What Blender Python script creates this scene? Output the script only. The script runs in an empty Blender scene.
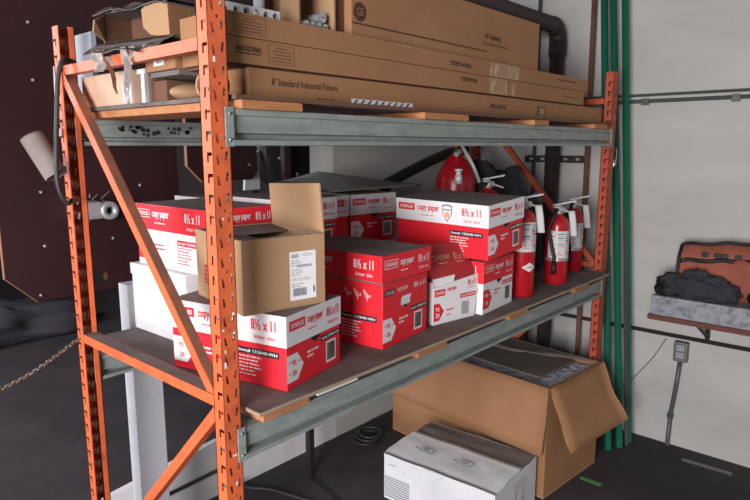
import bpy, bmesh, math, random
from mathutils import Vector, Matrix, noise
from mathutils.geometry import tessellate_polygon
random.seed(7)
PI = math.pi
scn = bpy.context.scene
COL = scn.collection

# ------------------------------------------------------------------ materials
def mat(name, col, rough=.6, metal=0., noise_amt=0., nscale=20., col2=None, bump=0., bscale=60., spec=.4,
        thresh=None, alpha=1., trans=0., stretch=None, detail=6.):
    m = bpy.data.materials.new(name); m.use_nodes = True
    nt = m.node_tree; b = nt.nodes['Principled BSDF']
    b.inputs['Base Color'].default_value = (*col, 1)
    b.inputs['Roughness'].default_value = rough
    b.inputs['Metallic'].default_value = metal
    b.inputs['Specular IOR Level'].default_value = spec
    if alpha < 1: b.inputs['Alpha'].default_value = alpha
    if trans: b.inputs['Transmission Weight'].default_value = trans
    tc = nt.nodes.new('ShaderNodeTexCoord')
    vec = tc.outputs['Object']
    if stretch:
        mp = nt.nodes.new('ShaderNodeMapping'); mp.inputs['Scale'].default_value = stretch
        nt.links.new(vec, mp.inputs['Vector']); vec = mp.outputs['Vector']
    if col2 is not None:
        n = nt.nodes.new('ShaderNodeTexNoise'); n.inputs['Scale'].default_value = nscale
        n.inputs['Detail'].default_value = detail; n.inputs['Roughness'].default_value = .65
        nt.links.new(vec, n.inputs['Vector'])
        r = nt.nodes.new('ShaderNodeValToRGB')
        lo, hi = thresh or (.35, .7)
        r.color_ramp.elements[0].position = lo; r.color_ramp.elements[1].position = hi
        r.color_ramp.elements[0].color = (*col, 1); r.color_ramp.elements[1].color = (*col2, 1)
        nt.links.new(n.outputs['Fac'], r.inputs['Fac'])
        nt.links.new(r.outputs['Color'], b.inputs['Base Color'])
    if bump:
        n2 = nt.nodes.new('ShaderNodeTexNoise'); n2.inputs['Scale'].default_value = bscale
        n2.inputs['Detail'].default_value = 5
        nt.links.new(vec, n2.inputs['Vector'])
        bp = nt.nodes.new('ShaderNodeBump'); bp.inputs['Strength'].default_value = bump
        bp.inputs['Distance'].default_value = .01
        nt.links.new(n2.outputs['Fac'], bp.inputs['Height'])
        nt.links.new(bp.outputs['Normal'], b.inputs['Normal'])
    return m

M = {}
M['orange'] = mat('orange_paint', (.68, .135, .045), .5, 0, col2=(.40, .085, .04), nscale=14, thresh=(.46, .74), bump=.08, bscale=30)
M['orange_shaded'] = mat('orange_paint_shaded', (.42, .066, .026), .55, col2=(.25, .055, .028), nscale=18, thresh=(.42, .75))  # same orange paint with the shade of the far end put into its colour
M['dustorange'] = mat('grime_on_orange', (.17, .085, .06), .85, col2=(.34, .10, .05), nscale=16, thresh=(.4, .7))
M['rust'] = mat('rust', (.09, .03, .015), .85, col2=(.22, .06, .02), nscale=25)
M['chip'] = mat('bare_white_chip', (.75, .74, .72), .6)
M['greengrey'] = mat('grey_green_beam_paint', (.265, .300, .285), .5, 0, col2=(.17, .195, .185), nscale=9, thresh=(.4, .72), stretch=(1, 4, 4))
M['smudge'] = mat('black_smudge', (.03, .032, .03), .8)
M['bolt'] = mat('bolt_steel', (.35, .35, .34), .4, .8)
M['deck'] = mat('dusty_board', (.105, .085, .080), .9, col2=(.175, .145, .135), nscale=7, bump=.15, bscale=40)
M['deckedge'] = mat('plywood_edge', (.26, .19, .13), .85, col2=(.40, .30, .21), nscale=30, stretch=(.2, 1, 6))
M['wood'] = mat('orange_brown_lumber', (.48, .20, .08), .75, col2=(.34, .14, .06), nscale=10, stretch=(1, 6, 6))
M['card'] = mat('brown_cardboard', (.33, .165, .078), .82, col2=(.28, .135, .062), nscale=5, thresh=(.3, .75), bump=.05, bscale=8)
M['card_light'] = mat('light_cardboard', (.40, .245, .135), .82, col2=(.35, .21, .115), nscale=6, thresh=(.3, .75))
M['card_pink'] = mat('pinkish_cardboard', (.60, .40, .29), .85, col2=(.52, .34, .24), nscale=6)
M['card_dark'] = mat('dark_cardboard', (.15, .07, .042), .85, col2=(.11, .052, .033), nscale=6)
M['card_dust'] = mat('dust_covered_cardboard', (.19, .155, .145), .92, col2=(.12, .10, .098), nscale=8, bump=.1)
M['ink'] = mat('brown_black_ink', (.06, .028, .016), .8)
M['inkfaint'] = mat('faint_brown_ink', (.14, .065, .034), .8)
M['tape'] = mat('clear_packing_tape', (.31, .165, .082), .22, spec=.7, col2=(.55, .44, .26), nscale=30, thresh=(.52, .66), stretch=(1.6, 1, .5))  # pale streaks paint the gloss of the tape into its colour
M['film'] = mat('torn_grey_tape_film', (.36, .31, .30), .4, spec=.6, col2=(.20, .16, .15), nscale=20, bump=.3, bscale=50)
M['red'] = mat('carton_red', (.70, .016, .030), .5, spec=.4)
M['red_dk'] = mat('carton_red_faded', (.36, .025, .03), .65)
M['white'] = mat('carton_white', (.74, .73, .75), .6)
M['whitebox'] = mat('plain_white_carton', (.72, .72, .75), .65, col2=(.62, .62, .65), nscale=5)
M['dust'] = mat('dusty_lid_top', (.175, .128, .132), .92, col2=(.25, .20, .20), nscale=9, bump=.06)
M['black'] = mat('black_print', (.012, .012, .015), .7)
M['hole'] = mat('dark_cutout', (.008, .007, .007), .9)
M['greyprint'] = mat('grey_print', (.35, .36, .38), .7)
M['shield'] = mat('shield_grey', (.20, .21, .23), .5)
M['peach'] = mat('shield_orange', (.80, .33, .16), .6)
M['extred'] = mat('extinguisher_red', (.38, .008, .015), .28, spec=.5)
M['steel'] = mat('bright_steel', (.62, .62, .62), .32, .75)
M['silver'] = mat('pale_lever', (.78, .78, .76), .35, .25)
M['rubber'] = mat('black_rubber', (.012, .012, .013), .5)
M['paper'] = mat('paper_tag', (.60, .59, .58), .7)
M['floor'] = mat('dark_concrete', (.030, .026, .029), .8, col2=(.054, .046, .051), nscale=2.2, bump=.12, bscale=25)
M['wall'] = mat('white_block_paint', (.50, .495, .475), .75, col2=(.39, .385, .375), nscale=1.3, thresh=(.35, .72), stretch=(1, .6, 1.8), bump=.10, bscale=14)
M['walldark'] = mat('dark_far_wall', (.030, .022, .024), .85)  # near-black base colour stands in for the unlit enclosed space
M['ceil'] = mat('dim_ceiling', (.20, .19, .18), .85)
M['maroon'] = mat('maroon_plate', (.034, .0085, .010), .5, col2=(.022, .008, .010), nscale=3, bump=.04, bscale=10)
M['edge'] = mat('worn_plate_edge', (.30, .13, .08), .7)
M['lug'] = mat('grey_cast_metal', (.50, .50, .52), .42, .55)
M['scratch'] = mat('scraped_paint', (.28, .25, .27), .7)
M['curb'] = mat('white_curb_paint', (.74, .74, .76), .7, col2=(.60, .60, .63), nscale=4)
M['greypost'] = mat('grey_white_painted_post', (.56, .57, .62), .7, col2=(.40, .41, .46), nscale=7, thresh=(.48, .75), stretch=(1, 1, .35))
M['green'] = mat('green_plastic_pipe', (.008, .135, .082), .42)
M['ironpipe'] = mat('black_iron_pipe', (.034, .022, .022), .5)
M['copper'] = mat('rusty_brown_pipe', (.22, .105, .07), .6, col2=(.13, .06, .045), nscale=14)
M['conduit'] = mat('grey_conduit', (.10, .10, .10), .45, .3)
M['outlet'] = mat('outlet_cover', (.16, .155, .145), .5, .3)
M['slab'] = mat('speckled_grey_slab', (.30, .305, .34), .75, col2=(.13, .13, .15), nscale=26, thresh=(.45, .66))  # slab colour lowered to hold the shade over the wall shelf
M['shelfred'] = mat('reddish_brown_board', (.13, .042, .032), .7)
M['bag'] = mat('salmon_canvas', (.33, .098, .064), .85, col2=(.24, .07, .046), nscale=8, bump=.2, bscale=20)  # canvas colour lowered to hold the shade over the wall shelf
M['cloth'] = mat('dark_blue_cloth', (.030, .031, .042), .9, bump=.4, bscale=30)
M['tarp'] = mat('blue_grey_tarp', (.060, .058, .072), .7, bump=.3, bscale=6)
M['bubble'] = mat('bubble_wrap', (.38, .41, .48), .22, spec=.8, col2=(.75, .78, .84), nscale=60, thresh=(.48, .68), bump=.8, bscale=90)
M['darkboard'] = mat('dark_dusty_flap', (.105, .088, .078), .85, col2=(.14, .115, .105), nscale=5)
M['greentape'] = mat('green_tape', (.10, .26, .08), .7)
M['scrap'] = mat('pale_strip', (.20, .20, .20), .7)
M['chain'] = mat('chain_steel', (.30, .26, .23), .45, .7, col2=(.20, .13, .09), nscale=30)
M['tubegrey'] = mat('grey_cardboard_tube', (.27, .235, .215), .8, col2=(.21, .18, .17), nscale=10)
M['cable'] = mat('black_cable', (.030, .030, .034), .5)
M['lamp'] = mat('tube_glass_white', (.62, .64, .66), .25)
M['machine'] = mat('dark_machine_steel', (.022, .021, .024), .5, .2)
M['bluecard'] = mat('blue_grey_sheet', (.30, .33, .40), .6)
M['greysheet'] = mat('dusty_grey_plastic', (.27, .265, .27), .6, col2=(.18, .175, .18), nscale=6, bump=.15, bscale=12)
M['navy'] = mat('navy_print', (.05, .07, .16), .7)

# ------------------------------------------------------------------ mesh builder
class MB:
    def __init__(s): s.v = []; s.f = []; s.m = []; s.sm = []; s.names = []
    def mi(s, name):
        if name not in s.names: s.names.append(name)
        return s.names.index(name)
    def add(s, verts, faces, m, smooth=False, T=None):
        o = len(s.v)
        for p in verts:
            p = Vector(p)
            s.v.append(T @ p if T else p)
        k = s.mi(m)
        for f in faces:
            s.f.append([i + o for i in f]); s.m.append(k); s.sm.append(smooth)
    def poly(s, pts, m): s.add(pts, [list(range(len(pts)))], m)
    def box(s, a, b, m, bev=0., T=None, mats=None):
        """axis aligned box a..b ; mats: dict of face names -> material"""
        a = Vector(a); b = Vector(b)
        if bev:
            bm = bmesh.new(); bmesh.ops.create_cube(bm, size=1)
            d = b - a; c = (a + b) / 2
            for v in bm.verts: v.co = Vector((v.co.x * d.x, v.co.y * d.y, v.co.z * d.z)) + c
            bmesh.ops.bevel(bm, geom=list(bm.edges), offset=bev, segments=2, affect='EDGES', profile=.6)
            bm.verts.index_update(); bm.normal_update()
            vs = [v.co.copy() for v in bm.verts]
            for f in bm.faces:
                n = f.normal; mm = m
                if mats:
                    for k, d_ in (('+z', (0, 0, 1)), ('-z', (0, 0, -1)), ('+x', (1, 0, 0)), ('-x', (-1, 0, 0)), ('+y', (0, 1, 0)), ('-y', (0, -1, 0))):
                        if k in mats and n.dot(Vector(d_)) > .9: mm = mats[k]
                s.add([vs[v.index] for v in f.verts], [list(range(len(f.verts)))], mm, False, T)
            bm.free(); return
        x0, y0, z0 = a; x1, y1, z1 = b
        V = [(x0, y0, z0), (x1, y0, z0), (x1, y1, z0), (x0, y1, z0), (x0, y0, z1), (x1, y0, z1), (x1, y1, z1), (x0, y1, z1)]
        F = {'-z': [0, 3, 2, 1], '+z': [4, 5, 6, 7], '-y': [0, 1, 5, 4], '+x': [1, 2, 6, 5], '+y': [2, 3, 7, 6], '-x': [3, 0, 4, 7]}
        for k, f in F.items():
            s.add([V[i] for i in f], [[0, 1, 2, 3]], (mats or {}).get(k, m), False, T)
    def prism(s, pts, n, m, capm=None):
        """polygon pts extruded by vector n"""
        n = Vector(n); P = [Vector(p) for p in pts]; k = len(P)
        V = P + [p + n for p in P]
        s.add(V, [list(range(k))[::-1]], m); s.add(V, [list(range(k, 2 * k))], capm or m)
        s.add(V, [[i, (i + 1) % k, k + (i + 1) % k, k + i] for i in range(k)], m)
    def slab(s, pts, t, m):
        P = [Vector(p) for p in pts]
        n = (P[1] - P[0]).cross(P[2] - P[0]).normalized() * t
        s.prism(P, n, m)
    def sheet(s, grid, t, m, smooth=True):
        """grid rows of points -> thick sheet"""
        R = len(grid); C = len(grid[0]); P = [[Vector(p) for p in r] for r in grid]
        N = []
        for i in range(R):
            for j in range(C):
                du = P[min(i + 1, R - 1)][j] - P[max(i - 1, 0)][j]; dv = P[i][min(j + 1, C - 1)] - P[i][max(j - 1, 0)]
                n = du.cross(dv); N.append(n.normalized() if n.length > 1e-9 else Vector((0, 0, 1)))
        V = [p for r in P for p in r]; V2 = [p + n * t for p, n in zip(V, N)]
        q = [[i * C + j, i * C + j + 1, (i + 1) * C + j + 1, (i + 1) * C + j] for i in range(R - 1) for j in range(C - 1)]
        k = len(V)
        F = q + [[a + k for a in f][::-1] for f in q]
        for j in range(C - 1):
            F += [[j, j + 1, j + 1 + k, j + k], [(R - 1) * C + j, (R - 1) * C + j + 1, (R - 1) * C + j + 1 + k, (R - 1) * C + j + k]]
        for i in range(R - 1):
            F += [[i * C, (i + 1) * C, (i + 1) * C + k, i * C + k], [i * C + C - 1, (i + 1) * C + C - 1, (i + 1) * C + C - 1 + k, i * C + C - 1 + k]]
        s.add(V + V2, F, m, smooth)
    def tube(s, pts, r, m, n=12, cap=True, closed=False):
        P = [Vector(p) for p in pts]; k = len(P)
        rr = r if isinstance(r, (list, tuple)) else [r] * k
        V = []; ref = None
        for i in range(k):
            if closed: t = (P[(i + 1) % k] - P[i - 1]).normalized()
            else: t = (P[min(i + 1, k - 1)] - P[max(i - 1, 0)]).normalized()
            if ref is None: ref = Vector((0, 0, 1)) if abs(t.z) < .9 else Vector((1, 0, 0))
            a = (ref - t * ref.dot(t)).normalized(); b = t.cross(a); ref = a
            V += [P[i] + (a * math.cos(2 * PI * j / n) + b * math.sin(2 * PI * j / n)) * rr[i] for j in range(n)]
        F = []
        for i in range(k if closed else k - 1):
            i2 = (i + 1) % k
            F += [[i * n + j, i * n + (j + 1) % n, i2 * n + (j + 1) % n, i2 * n + j] for j in range(n)]
        s.add(V, F, m, True)
        if cap and not closed:
            s.add(V[:n], [list(range(n))], m); s.add(V[-n:], [list(range(n))], m)
    def lathe(s, prof, m, n=28, T=None, c=(0, 0)):
        V = []
        for r, z in prof: V += [(c[0] + r * math.cos(2 * PI * j / n), c[1] + r * math.sin(2 * PI * j / n), z) for j in range(n)]
        F = [[i * n + j, i * n + (j + 1) % n, (i + 1) * n + (j + 1) % n, (i + 1) * n + j] for i in range(len(prof) - 1) for j in range(n)]
        s.add(V, F, m, True, T)
    def blob(s, c, rad, m, amp=.2, seed=0, nu=28, nv=18, freq=2., flat=None):
        V = []; c = Vector(c)
        for i in range(nv + 1):
            th = PI * i / nv
            for j in range(nu):
                ph = 2 * PI * j / nu
                d = Vector((math.sin(th) * math.cos(ph), math.sin(th) * math.sin(ph), math.cos(th)))
                k = 1 + amp * noise.fractal(d * freq + Vector((seed, seed * 1.7, 0)), 1., 2., 4)
                p = Vector((d.x * rad[0], d.y * rad[1], d.z * rad[2])) * k + c
                if flat is not None and p.z < flat: p.z = flat
                V.append(p)
        F = [[i * nu + j, i * nu + (j + 1) % nu, (i + 1) * nu + (j + 1) % nu, (i + 1) * nu + j] for i in range(nv) for j in range(nu)]
        s.add(V, F, m, True)
    def build(s, name, parent=None, loc=None, world=True):
        """verts given in world coordinates (world=True) or in the parent's local frame"""
        me = bpy.data.meshes.new(name)
        off = Vector((0, 0, 0))
        if parent is not None:
            if world: off = -absloc(parent)
        elif loc is not None: off = -Vector(loc)
        else:
            xs = [v.x for v in s.v]; ys = [v.y for v in s.v]; zs = [v.z for v in s.v]
            loc = Vector(((min(xs) + max(xs)) / 2, (min(ys) + max(ys)) / 2, min(zs))); off = -loc
        me.from_pydata([v + off for v in s.v], [], s.f)
        for n in s.names: me.materials.append(M[n])
        me.polygons.foreach_set('material_index', s.m)
        me.polygons.foreach_set('use_smooth', s.sm)
        me.update()
        bm = bmesh.new(); bm.from_mesh(me)
        bmesh.ops.remove_doubles(bm, verts=bm.verts, dist=1e-5)
        bm.to_mesh(me); bm.free()
        o = bpy.data.objects.new(name, me); COL.objects.link(o)
        if parent is not None: o.parent = parent
        else: o.location = loc
        return o

def absloc(o):
    l = Vector(o.location)
    while o.parent: o = o.parent; l += o.location
    return l
def tag(o, label, cat, group=None):
    o['label'] = label; o['category'] = cat
    if group: o['group'] = group
    return o
def thing(name, label, cat, loc=(0, 0, 0), rot=(0, 0, 0), group=None):
    o = bpy.data.objects.new(name, None); COL.objects.link(o)
    o.empty_display_size = .05
    o.location = loc; o.rotation_euler = rot
    return tag(o, label, cat, group)
def struct(o): o['kind'] = 'structure'; return o

# ------------------------------------------------------------------ lettering
_tc = {}
def glyphs(s, bold=False):
    if (s, bold) in _tc: return _tc[(s, bold)]
    cu = bpy.data.curves.new('t', 'FONT'); cu.body = s; cu.resolution_u = 2; cu.size = 1
    if bold: cu.offset = .022
    ob = bpy.data.objects.new('t', cu); COL.objects.link(ob)
    dg = bpy.context.evaluated_depsgraph_get(); dg.update()
    me = ob.evaluated_get(dg).to_mesh()
    V = [(v.co.x, v.co.y) for v in me.vertices]; F = [list(p.vertices) for p in me.polygons]
    ob.evaluated_get(dg).to_mesh_clear()
    bpy.data.objects.remove(ob); bpy.data.curves.remove(cu)
    x0 = min(v[0] for v in V); x1 = max(v[0] for v in V); y0 = min(v[1] for v in V); y1 = max(v[1] for v in V)
    V = [((x - x0) / (x1 - x0), (y - y0) / (y1 - y0)) for x, y in V]
    _tc[(s, bold)] = (V, F); return V, F

class Face:
    """a flat face to print on: origin, u and v directions, outward normal"""
    def __init__(s, mb, o, u, v, lift=.0007):
        s.mb = mb; s.o = Vector(o); s.u = Vector(u).normalized(); s.v = Vector(v).normalized()
        s.n = s.u.cross(s.v); s.lift = lift
    def P(s, u, v, k=1): return s.o + s.u * u + s.v * v + s.n * s.lift * k
    def rect(s, u0, v0, u1, v1, m, k=1): s.mb.poly([s.P(u0, v0, k), s.P(u1, v0, k), s.P(u1, v1, k), s.P(u0, v1, k)], m)
    def poly(s, pts, m, k=1): s.mb.poly([s.P(a, b, k) for a, b in pts], m)
    def text(s, t, u0, v0, u1, v1, m, k=2, bold=False, rot=False):
        V, F = glyphs(t, bold)
        if rot: V = [(1 - a, 1 - b) for a, b in V]
        s.mb.add([s.P(u0 + a * (u1 - u0), v0 + b * (v1 - v0), k) for a, b in V], F, m)
    def frame(s, u0, v0, u1, v1, w, m, k=1):
        s.rect(u0, v0, u1, v0 + w, m, k); s.rect(u0, v1 - w, u1, v1, m, k)
        s.rect(u0, v0, u0 + w, v1, m, k); s.rect(u1 - w, v0, u1, v1, m, k)
    def tiny(s, u0, v1, w, rows, m, h=.0035, gap=.008, k=1, seed=0):
        rd = random.Random(seed)
        for r in range(rows):
            u = u0; end = u0 + w * rd.uniform(.6, 1)
            while u < end:
                l = rd.uniform(.006, .018)
                s.rect(u, v1 - r * gap - h, min(u + l, end), v1 - r * gap, m, k); u += l + .0035
    def barcode(s, u0, v0, u1, v1, m, k=2, seed=1, n=22):
        rd = random.Random(seed); u = u0; st = (u1 - u0) / n
        while u < u1 - st:
            w = st * rd.choice((.35, .5, .8)); s.rect(u, v0, u + w, v1, m, k); u += w + st * rd.choice((.3, .5))
    def logo(s, u0, v0, u1, v1, fg, bg, outline=False):
        if outline: s.frame(u0, v0, u1, v1, .002, fg)
        else: s.rect(u0, v0, u1, v1, bg)
        du = (u1 - u0) * .1; dv = (v1 - v0) * .27
        s.text('STAPLES', u0 + du, v0 + dv, u1 - du, v1 - dv, fg, bold=True)

# ------------------------------------------------------------------ room shell
WX, WY = 2.96, 1.28
def quad_wall(name, a, b, m):
    mb = MB(); mb.box(a, b, m); return struct(mb.build(name))
quad_wall('floor', (-4.2, -5, -.1), (3.16, 8.2, 0), 'floor')
quad_wall('wall_right', (WX, -5, 0), (WX + .2, WY + .2, 4), 'wall')
mb = MB(); mb.box((1.66, WY, 0), (WX, WY + .2, 4), 'wall'); struct(mb.build('wall_back'))
quad_wall('ceiling', (-4.2, -5, 4), (3.16, 8.2, 4.1), 'ceil')
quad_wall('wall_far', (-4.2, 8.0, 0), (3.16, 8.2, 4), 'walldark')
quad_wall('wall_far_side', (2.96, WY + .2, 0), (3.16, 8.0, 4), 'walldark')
# low white curb under the opening in the back wall
mb = MB()
mb.prism([(.12, WY, 0), (1.66, WY, 0), (1.66, WY, .36), (.78, WY, .30), (.12, WY, .235)], (0, .03, 0), 'curb')
struct(mb.build('trim_1'))

# ------------------------------------------------------------------ pallet rack
L, D, HT, W, DP = 2.515, .8905, 2.187, .0523, .0452
ZT, ZB, HB = 1.893, 1.0558, .088
PITCH = .0515
rack = thing('pallet_rack', 'orange steel pallet rack with grey-green beams holding boxes on two decks', 'pallet rack', (L / 2, D / 2, 0))

def plate(mb, o, u, v, w, h, holes, m, t=.0026, inner=None):
    """sheet of width w and height h with polygon holes; holes is a function(i) -> list of polys inside band i"""
    o = Vector(o); u = Vector(u); v = Vector(v); n = u.cross(v)
    bands = int(h / PITCH)
    for i in range(bands + 1):
        z0 = i * PITCH; z1 = min((i + 1) * PITCH, h)
        if z1 - z0 < 1e-4: continue
        hs = holes(i) if z1 - z0 > PITCH * .99 else []
        rect = [(0, 0), (w, 0), (w, z1 - z0), (0, z1 - z0)]
        loops = [rect] + hs
        flat = [p for l in loops for p in l]
        tris = tessellate_polygon([[Vector((a, b, 0)) for a, b in l] for l in loops])
        A = [o + u * a + v * (b + z0) for a, b in flat]
        B = [p - n * t for p in A]
        mb.add(A, [list(x) for x in tris], m); mb.add(B, [list(x) for x in tris], inner or m)
        k = 0
        for li, l in enumerate(loops):
            if li: mb.add(A[k:k + len(l)] + B[k:k + len(l)], [[j, (j + 1) % len(l), len(l) + (j + 1) % len(l), len(l) + j] for j in range(len(l))], 'rust')
            k += len(l)
    for uu in (0, w):
        a = o + u * uu; b = a + v * h
        mb.add([a, b, b - n * t, a - n * t], [[0, 1, 2, 3]], m)
    a = o + v * h; mb.add([a, a + u * w, a + u * w - n * t, a - n * t], [[0, 1, 2, 3]], m)

def web_holes(w):
    def f(i):
        hs = []
        for cx, sl in ((.27 * w, .0018), (.76 * w, -.0018)):
            cy = .018 if cx < w / 2 else .028
            a, b = .0036, .0112
            hs.append([(cx - a + sl, cy - b), (cx + a + sl, cy - b), (cx + a - sl, cy + b), (cx - a - sl, cy + b)])
        if i % 3 == 1:
            hs.append([(w * .52 + .0036 * math.cos(q * PI / 4), .046 + .0036 * math.sin(q * PI / 4)) for q in range(8)])
        return hs
    return f
def hook_holes(d, flip):
    def f(i):
        c = .52 * d
        P = [(c - .0036, .012), (c + .0036, .012), (c + .0036, .0275), (d - .004, .0275), (d - .004, .036), (c - .0036, .036)]
        if flip: P = [(d - a, b) for a, b in P][::-1]
        return [P]
    return f
def upright(name, x0, yweb, s, m, h, lips, W=W, chips=()):
    """C-section post; web at y=yweb, flanges run back along s*y"""
    mb = MB()
    if s > 0:
        plate(mb, (x0, yweb, 0), (1, 0, 0), (0, 0, 1), W, h, web_holes(W), m)
        plate(mb, (x0, yweb + DP, 0), (0, -1, 0), (0, 0, 1), DP, h, hook_holes(DP, False), m)
        plate(mb, (x0 + W, yweb, 0), (0, 1, 0), (0, 0, 1), DP, h, hook_holes(DP, True), m)
    else:
        plate(mb, (x0 + W, yweb, 0), (-1, 0, 0), (0, 0, 1), W, h, web_holes(W), m, inner='rust')
        plate(mb, (x0, yweb, 0), (0, -1, 0), (0, 0, 1), DP, h, hook_holes(DP, True), m)
        plate(mb, (x0 + W, yweb - DP, 0), (0, 1, 0), (0, 0, 1), DP, h, hook_holes(DP, False), m)
    ye = yweb + s * DP
    for xc, a0 in ((x0, PI), (x0 + W, 1.5 * PI)):      # rounded bends of the folded sheet
        rc = .0022; cxx = xc + (rc if xc == x0 else -rc); cyy = yweb + s * rc
        arc = [(cxx + rc * 1.12 * math.cos(a0 + q * PI / 8), cyy + s * rc * 1.12 * math.sin(a0 + q * PI / 8)) for q in range(5)]
        mb.add([(a, b, z) for a, b in arc for z in (0, h)], [[2 * q, 2 * q + 2, 2 * q + 3, 2 * q + 1] for q in range(4)], m, True)
    if lips:
        if s > 0: mb.box((x0, min(ye, ye - s * .003), 0), (x0 + .016, max(ye, ye - s * .003), h), m)
        mb.box((x0 + W - .019, min(ye, ye - s * .003), 0), (x0 + W, max(ye, ye - s * .003), h), m)
    for cx, cz, cw, ch in chips: mb.box((x0 + cx, yweb - .0006, cz), (x0 + cx + cw, yweb - .0001, cz + ch), 'chip')
    # foot plate
    mb.box((x0 - .006, min(yweb, ye) - .006, 0), (x0 + W + .006, max(yweb, ye) + .006, .006), m)
    return mb.build(name, rack)
upright('upright', 0, 0, 1, 'orange', HT + .15, True, chips=((.008, 1.235, .006, .016), (.010, 1.275, .004, .009), (.022, .985, .012, .005), (.012, 2.000, .006, .013), (.006, 1.335, .005, .005), (.028, .90, .005, .010), (.020, 1.62, .004, .006)))
upright('upright', 0, D, -1, 'orange', HT, True)
upright('upright', L, 0, 1, 'orange_shaded', HT + .012, True, W=.072)
upright('upright', L, D, -1, 'orange_shaded', HT, True)

def brace(x, pa, pb, w=.026, hgt=.030, m='orange'):
    """channel from (y,z) pa to pb in the plane of an end frame"""
    mb = MB(); a = Vector((x, *pa)); b = Vector((x, *pb)); t = (b - a).normalized()
    up = Vector((1, 0, 0)).cross(t); up = -up if up.z < 0 else up
    if abs(up.z) < .2 and up.y > 0: up = -up
    prof = [(-w / 2, -hgt), (w / 2, -hgt), (w / 2, 0), (-w / 2, 0)]
    P = [a + Vector((px, 0, 0)) + up * pz for px, pz in prof]
    mb.prism(P, b - a, m)
    # dusty upper side
    e = .0006
    q = [a + Vector((-w / 2 + .002, 0, 0)) + up * e, a + Vector((w / 2 - .002, 0, 0)) + up * e]
    mb.poly([q[0], q[1], q[1] + (b - a), q[0] + (b - a)], 'deck' if abs(t.z) < .01 else 'dustorange')
    return mb.build('brace', rack)
for x in (.022, L + .036):
    om = 'orange' if x < 1 else 'orange_shaded'
    y0, y1 = DP - .002, D - DP + .002
    brace(x, (y0, 2.062), (y1, 2.062), m=om)
    brace(x + .003, (y0, 1.151), (y1, 1.151), w=.046, m=om)
    brace(x - .001, (y1, 2.045), (y0, 1.150), w=.030, m=om)
    brace(x - .001, (y0, 1.130), (y1, .30), w=.028, m=om)
    brace(x, (y0, .22), (y1, .22), m=om)

def beam(z, y, s, mname='greengrey', smudges=False):
    """step beam; s=-1 front face looks to -y, s=+1 to +y"""
    x0, x1 = W + .001, L - .001
    prof = [(.030, 0), (-.004, 0), (-.004, -.014), (.002, -.018), (.002, -.058), (.020, -.062), (.020, -.074), (-.010, -.076), (-.010, -HB), (.030, -HB)]
    mb = MB()
    mb.prism([(x0, y - s * a if s < 0 else y - a, z + b) for a, b in [(p if s < 0 else p) for p in prof]] if s > 0 else
             [(x0, y + a, z + b) for a, b in prof], (x1 - x0, 0, 0), mname)
    if smudges:
        rd = random.Random(3)
        for cx, cz in ((.22, -.035), (.26, -.028), (.40, -.035), (.45, -.03), (.31, -.04)):
            for k in range(6):
                a = cx + rd.uniform(-.03, .03); c = cz + rd.uniform(-.012, .012); r = rd.uniform(.004, .011)
                yy = y + (.0012 if s < 0 else -.0312)
                mb.poly([(a + r * math.cos(q * PI / 4), yy, z + c + r * .8 * math.sin(q * PI / 4)) for q in range(8)], 'smudge')
    b = mb.build('beam', rack)
    for xx in (0, 1):
        c = MB()
        if s < 0: ya, yb = y - .0135, y - .0095
        else: ya, yb = y + .0095, y + .0135
        if xx == 0: xa, xb = W - .017, W + .008
        else: xa, xb = L - .008, L + .017
        c.box((xa, ya + .006, z - HB - .004), (xb, yb + .006, z + .004), mname, bev=.001)
        for dz in (-.012, -.075):
            T = Matrix.Translation(((xa + xb) / 2, (ya + .006) if s < 0 else yb + .006, z + dz)) @ Matrix.Rotation(PI / 2, 4, 'X')
            c.lathe([(0, .003), (.004, .003), (.004, -.003), (0, -.003)], 'bolt', 10, T)
        c.build('beam_connector', b)
    return b
beam(ZT, 0, -1); beam(ZB, 0, -1)
beam(ZT, D - .03, -1, smudges=True); beam(ZB, D - .03, -1)

# ------------------------------------------------------------------ decks
def spacer(x0, x1, zb, zt, label, grp, y0=-.02, y1=D + .0):
    mb = MB(); mb.box((x0, y0, zb), (x1, y1, zt), 'wood', bev=.003)
    return tag(mb.build('wood_spacer'), label, 'wood spacer', grp)
DZ = 1.105
wh = ['by the left post', 'under the red and white cartons', 'past the middle of the shelf', 'below the extinguishers']
for (a, b), w in zip(((.11, .28), (.80, .98), (1.45, 1.62), (2.12, 2.30)), wh):
    spacer(a, b, ZB + .0005, 1.0925, 'orange-brown wooden spacer between lower beam and deck ' + w, 'spacers under the lower deck')
mb = MB(); mb.box((.075, -.05, 1.093), (L - .012, D + .05, DZ), 'deck', bev=.002, mats={'-y': 'deckedge', '-x': 'deckedge', '+x': 'deckedge', '+y': 'deckedge'})
tag(mb.build('plywood_deck'), 'dusty brown plywood deck of the lower shelf under the red cartons', 'deck board')
mb = MB(); mb.box((.30, -.035, 1.078), (.47, .30, 1.0925), 'white', bev=.001)
tag(mb.build('white_shim'), 'thin white board strip wedged under the lower deck edge', 'board')
whu = ['beside the near post', 'under the middle of the long cartons', 'under the right end of the long cartons', 'under the far end of the deck']
for (a, b), w in zip(((.075, .276), (.82, 1.09), (1.60, 1.74), (2.25, 2.42)), whu):
    spacer(a, b, ZT + .0005, 1.916, 'orange-brown wooden spacer on the upper beam ' + w, 'spacers under the upper deck')
mb = MB(); mb.box((.065, -.01, 1.9165), (L - .012, D + .02, 1.9285), 'deck', bev=.002, mats={'-y': 'card_dark', '-x': 'deck'})
tag(mb.build('plywood_deck'), 'dusty dark board of the upper deck under the long brown cartons', 'deck board')
UZ = 1.929

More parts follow.
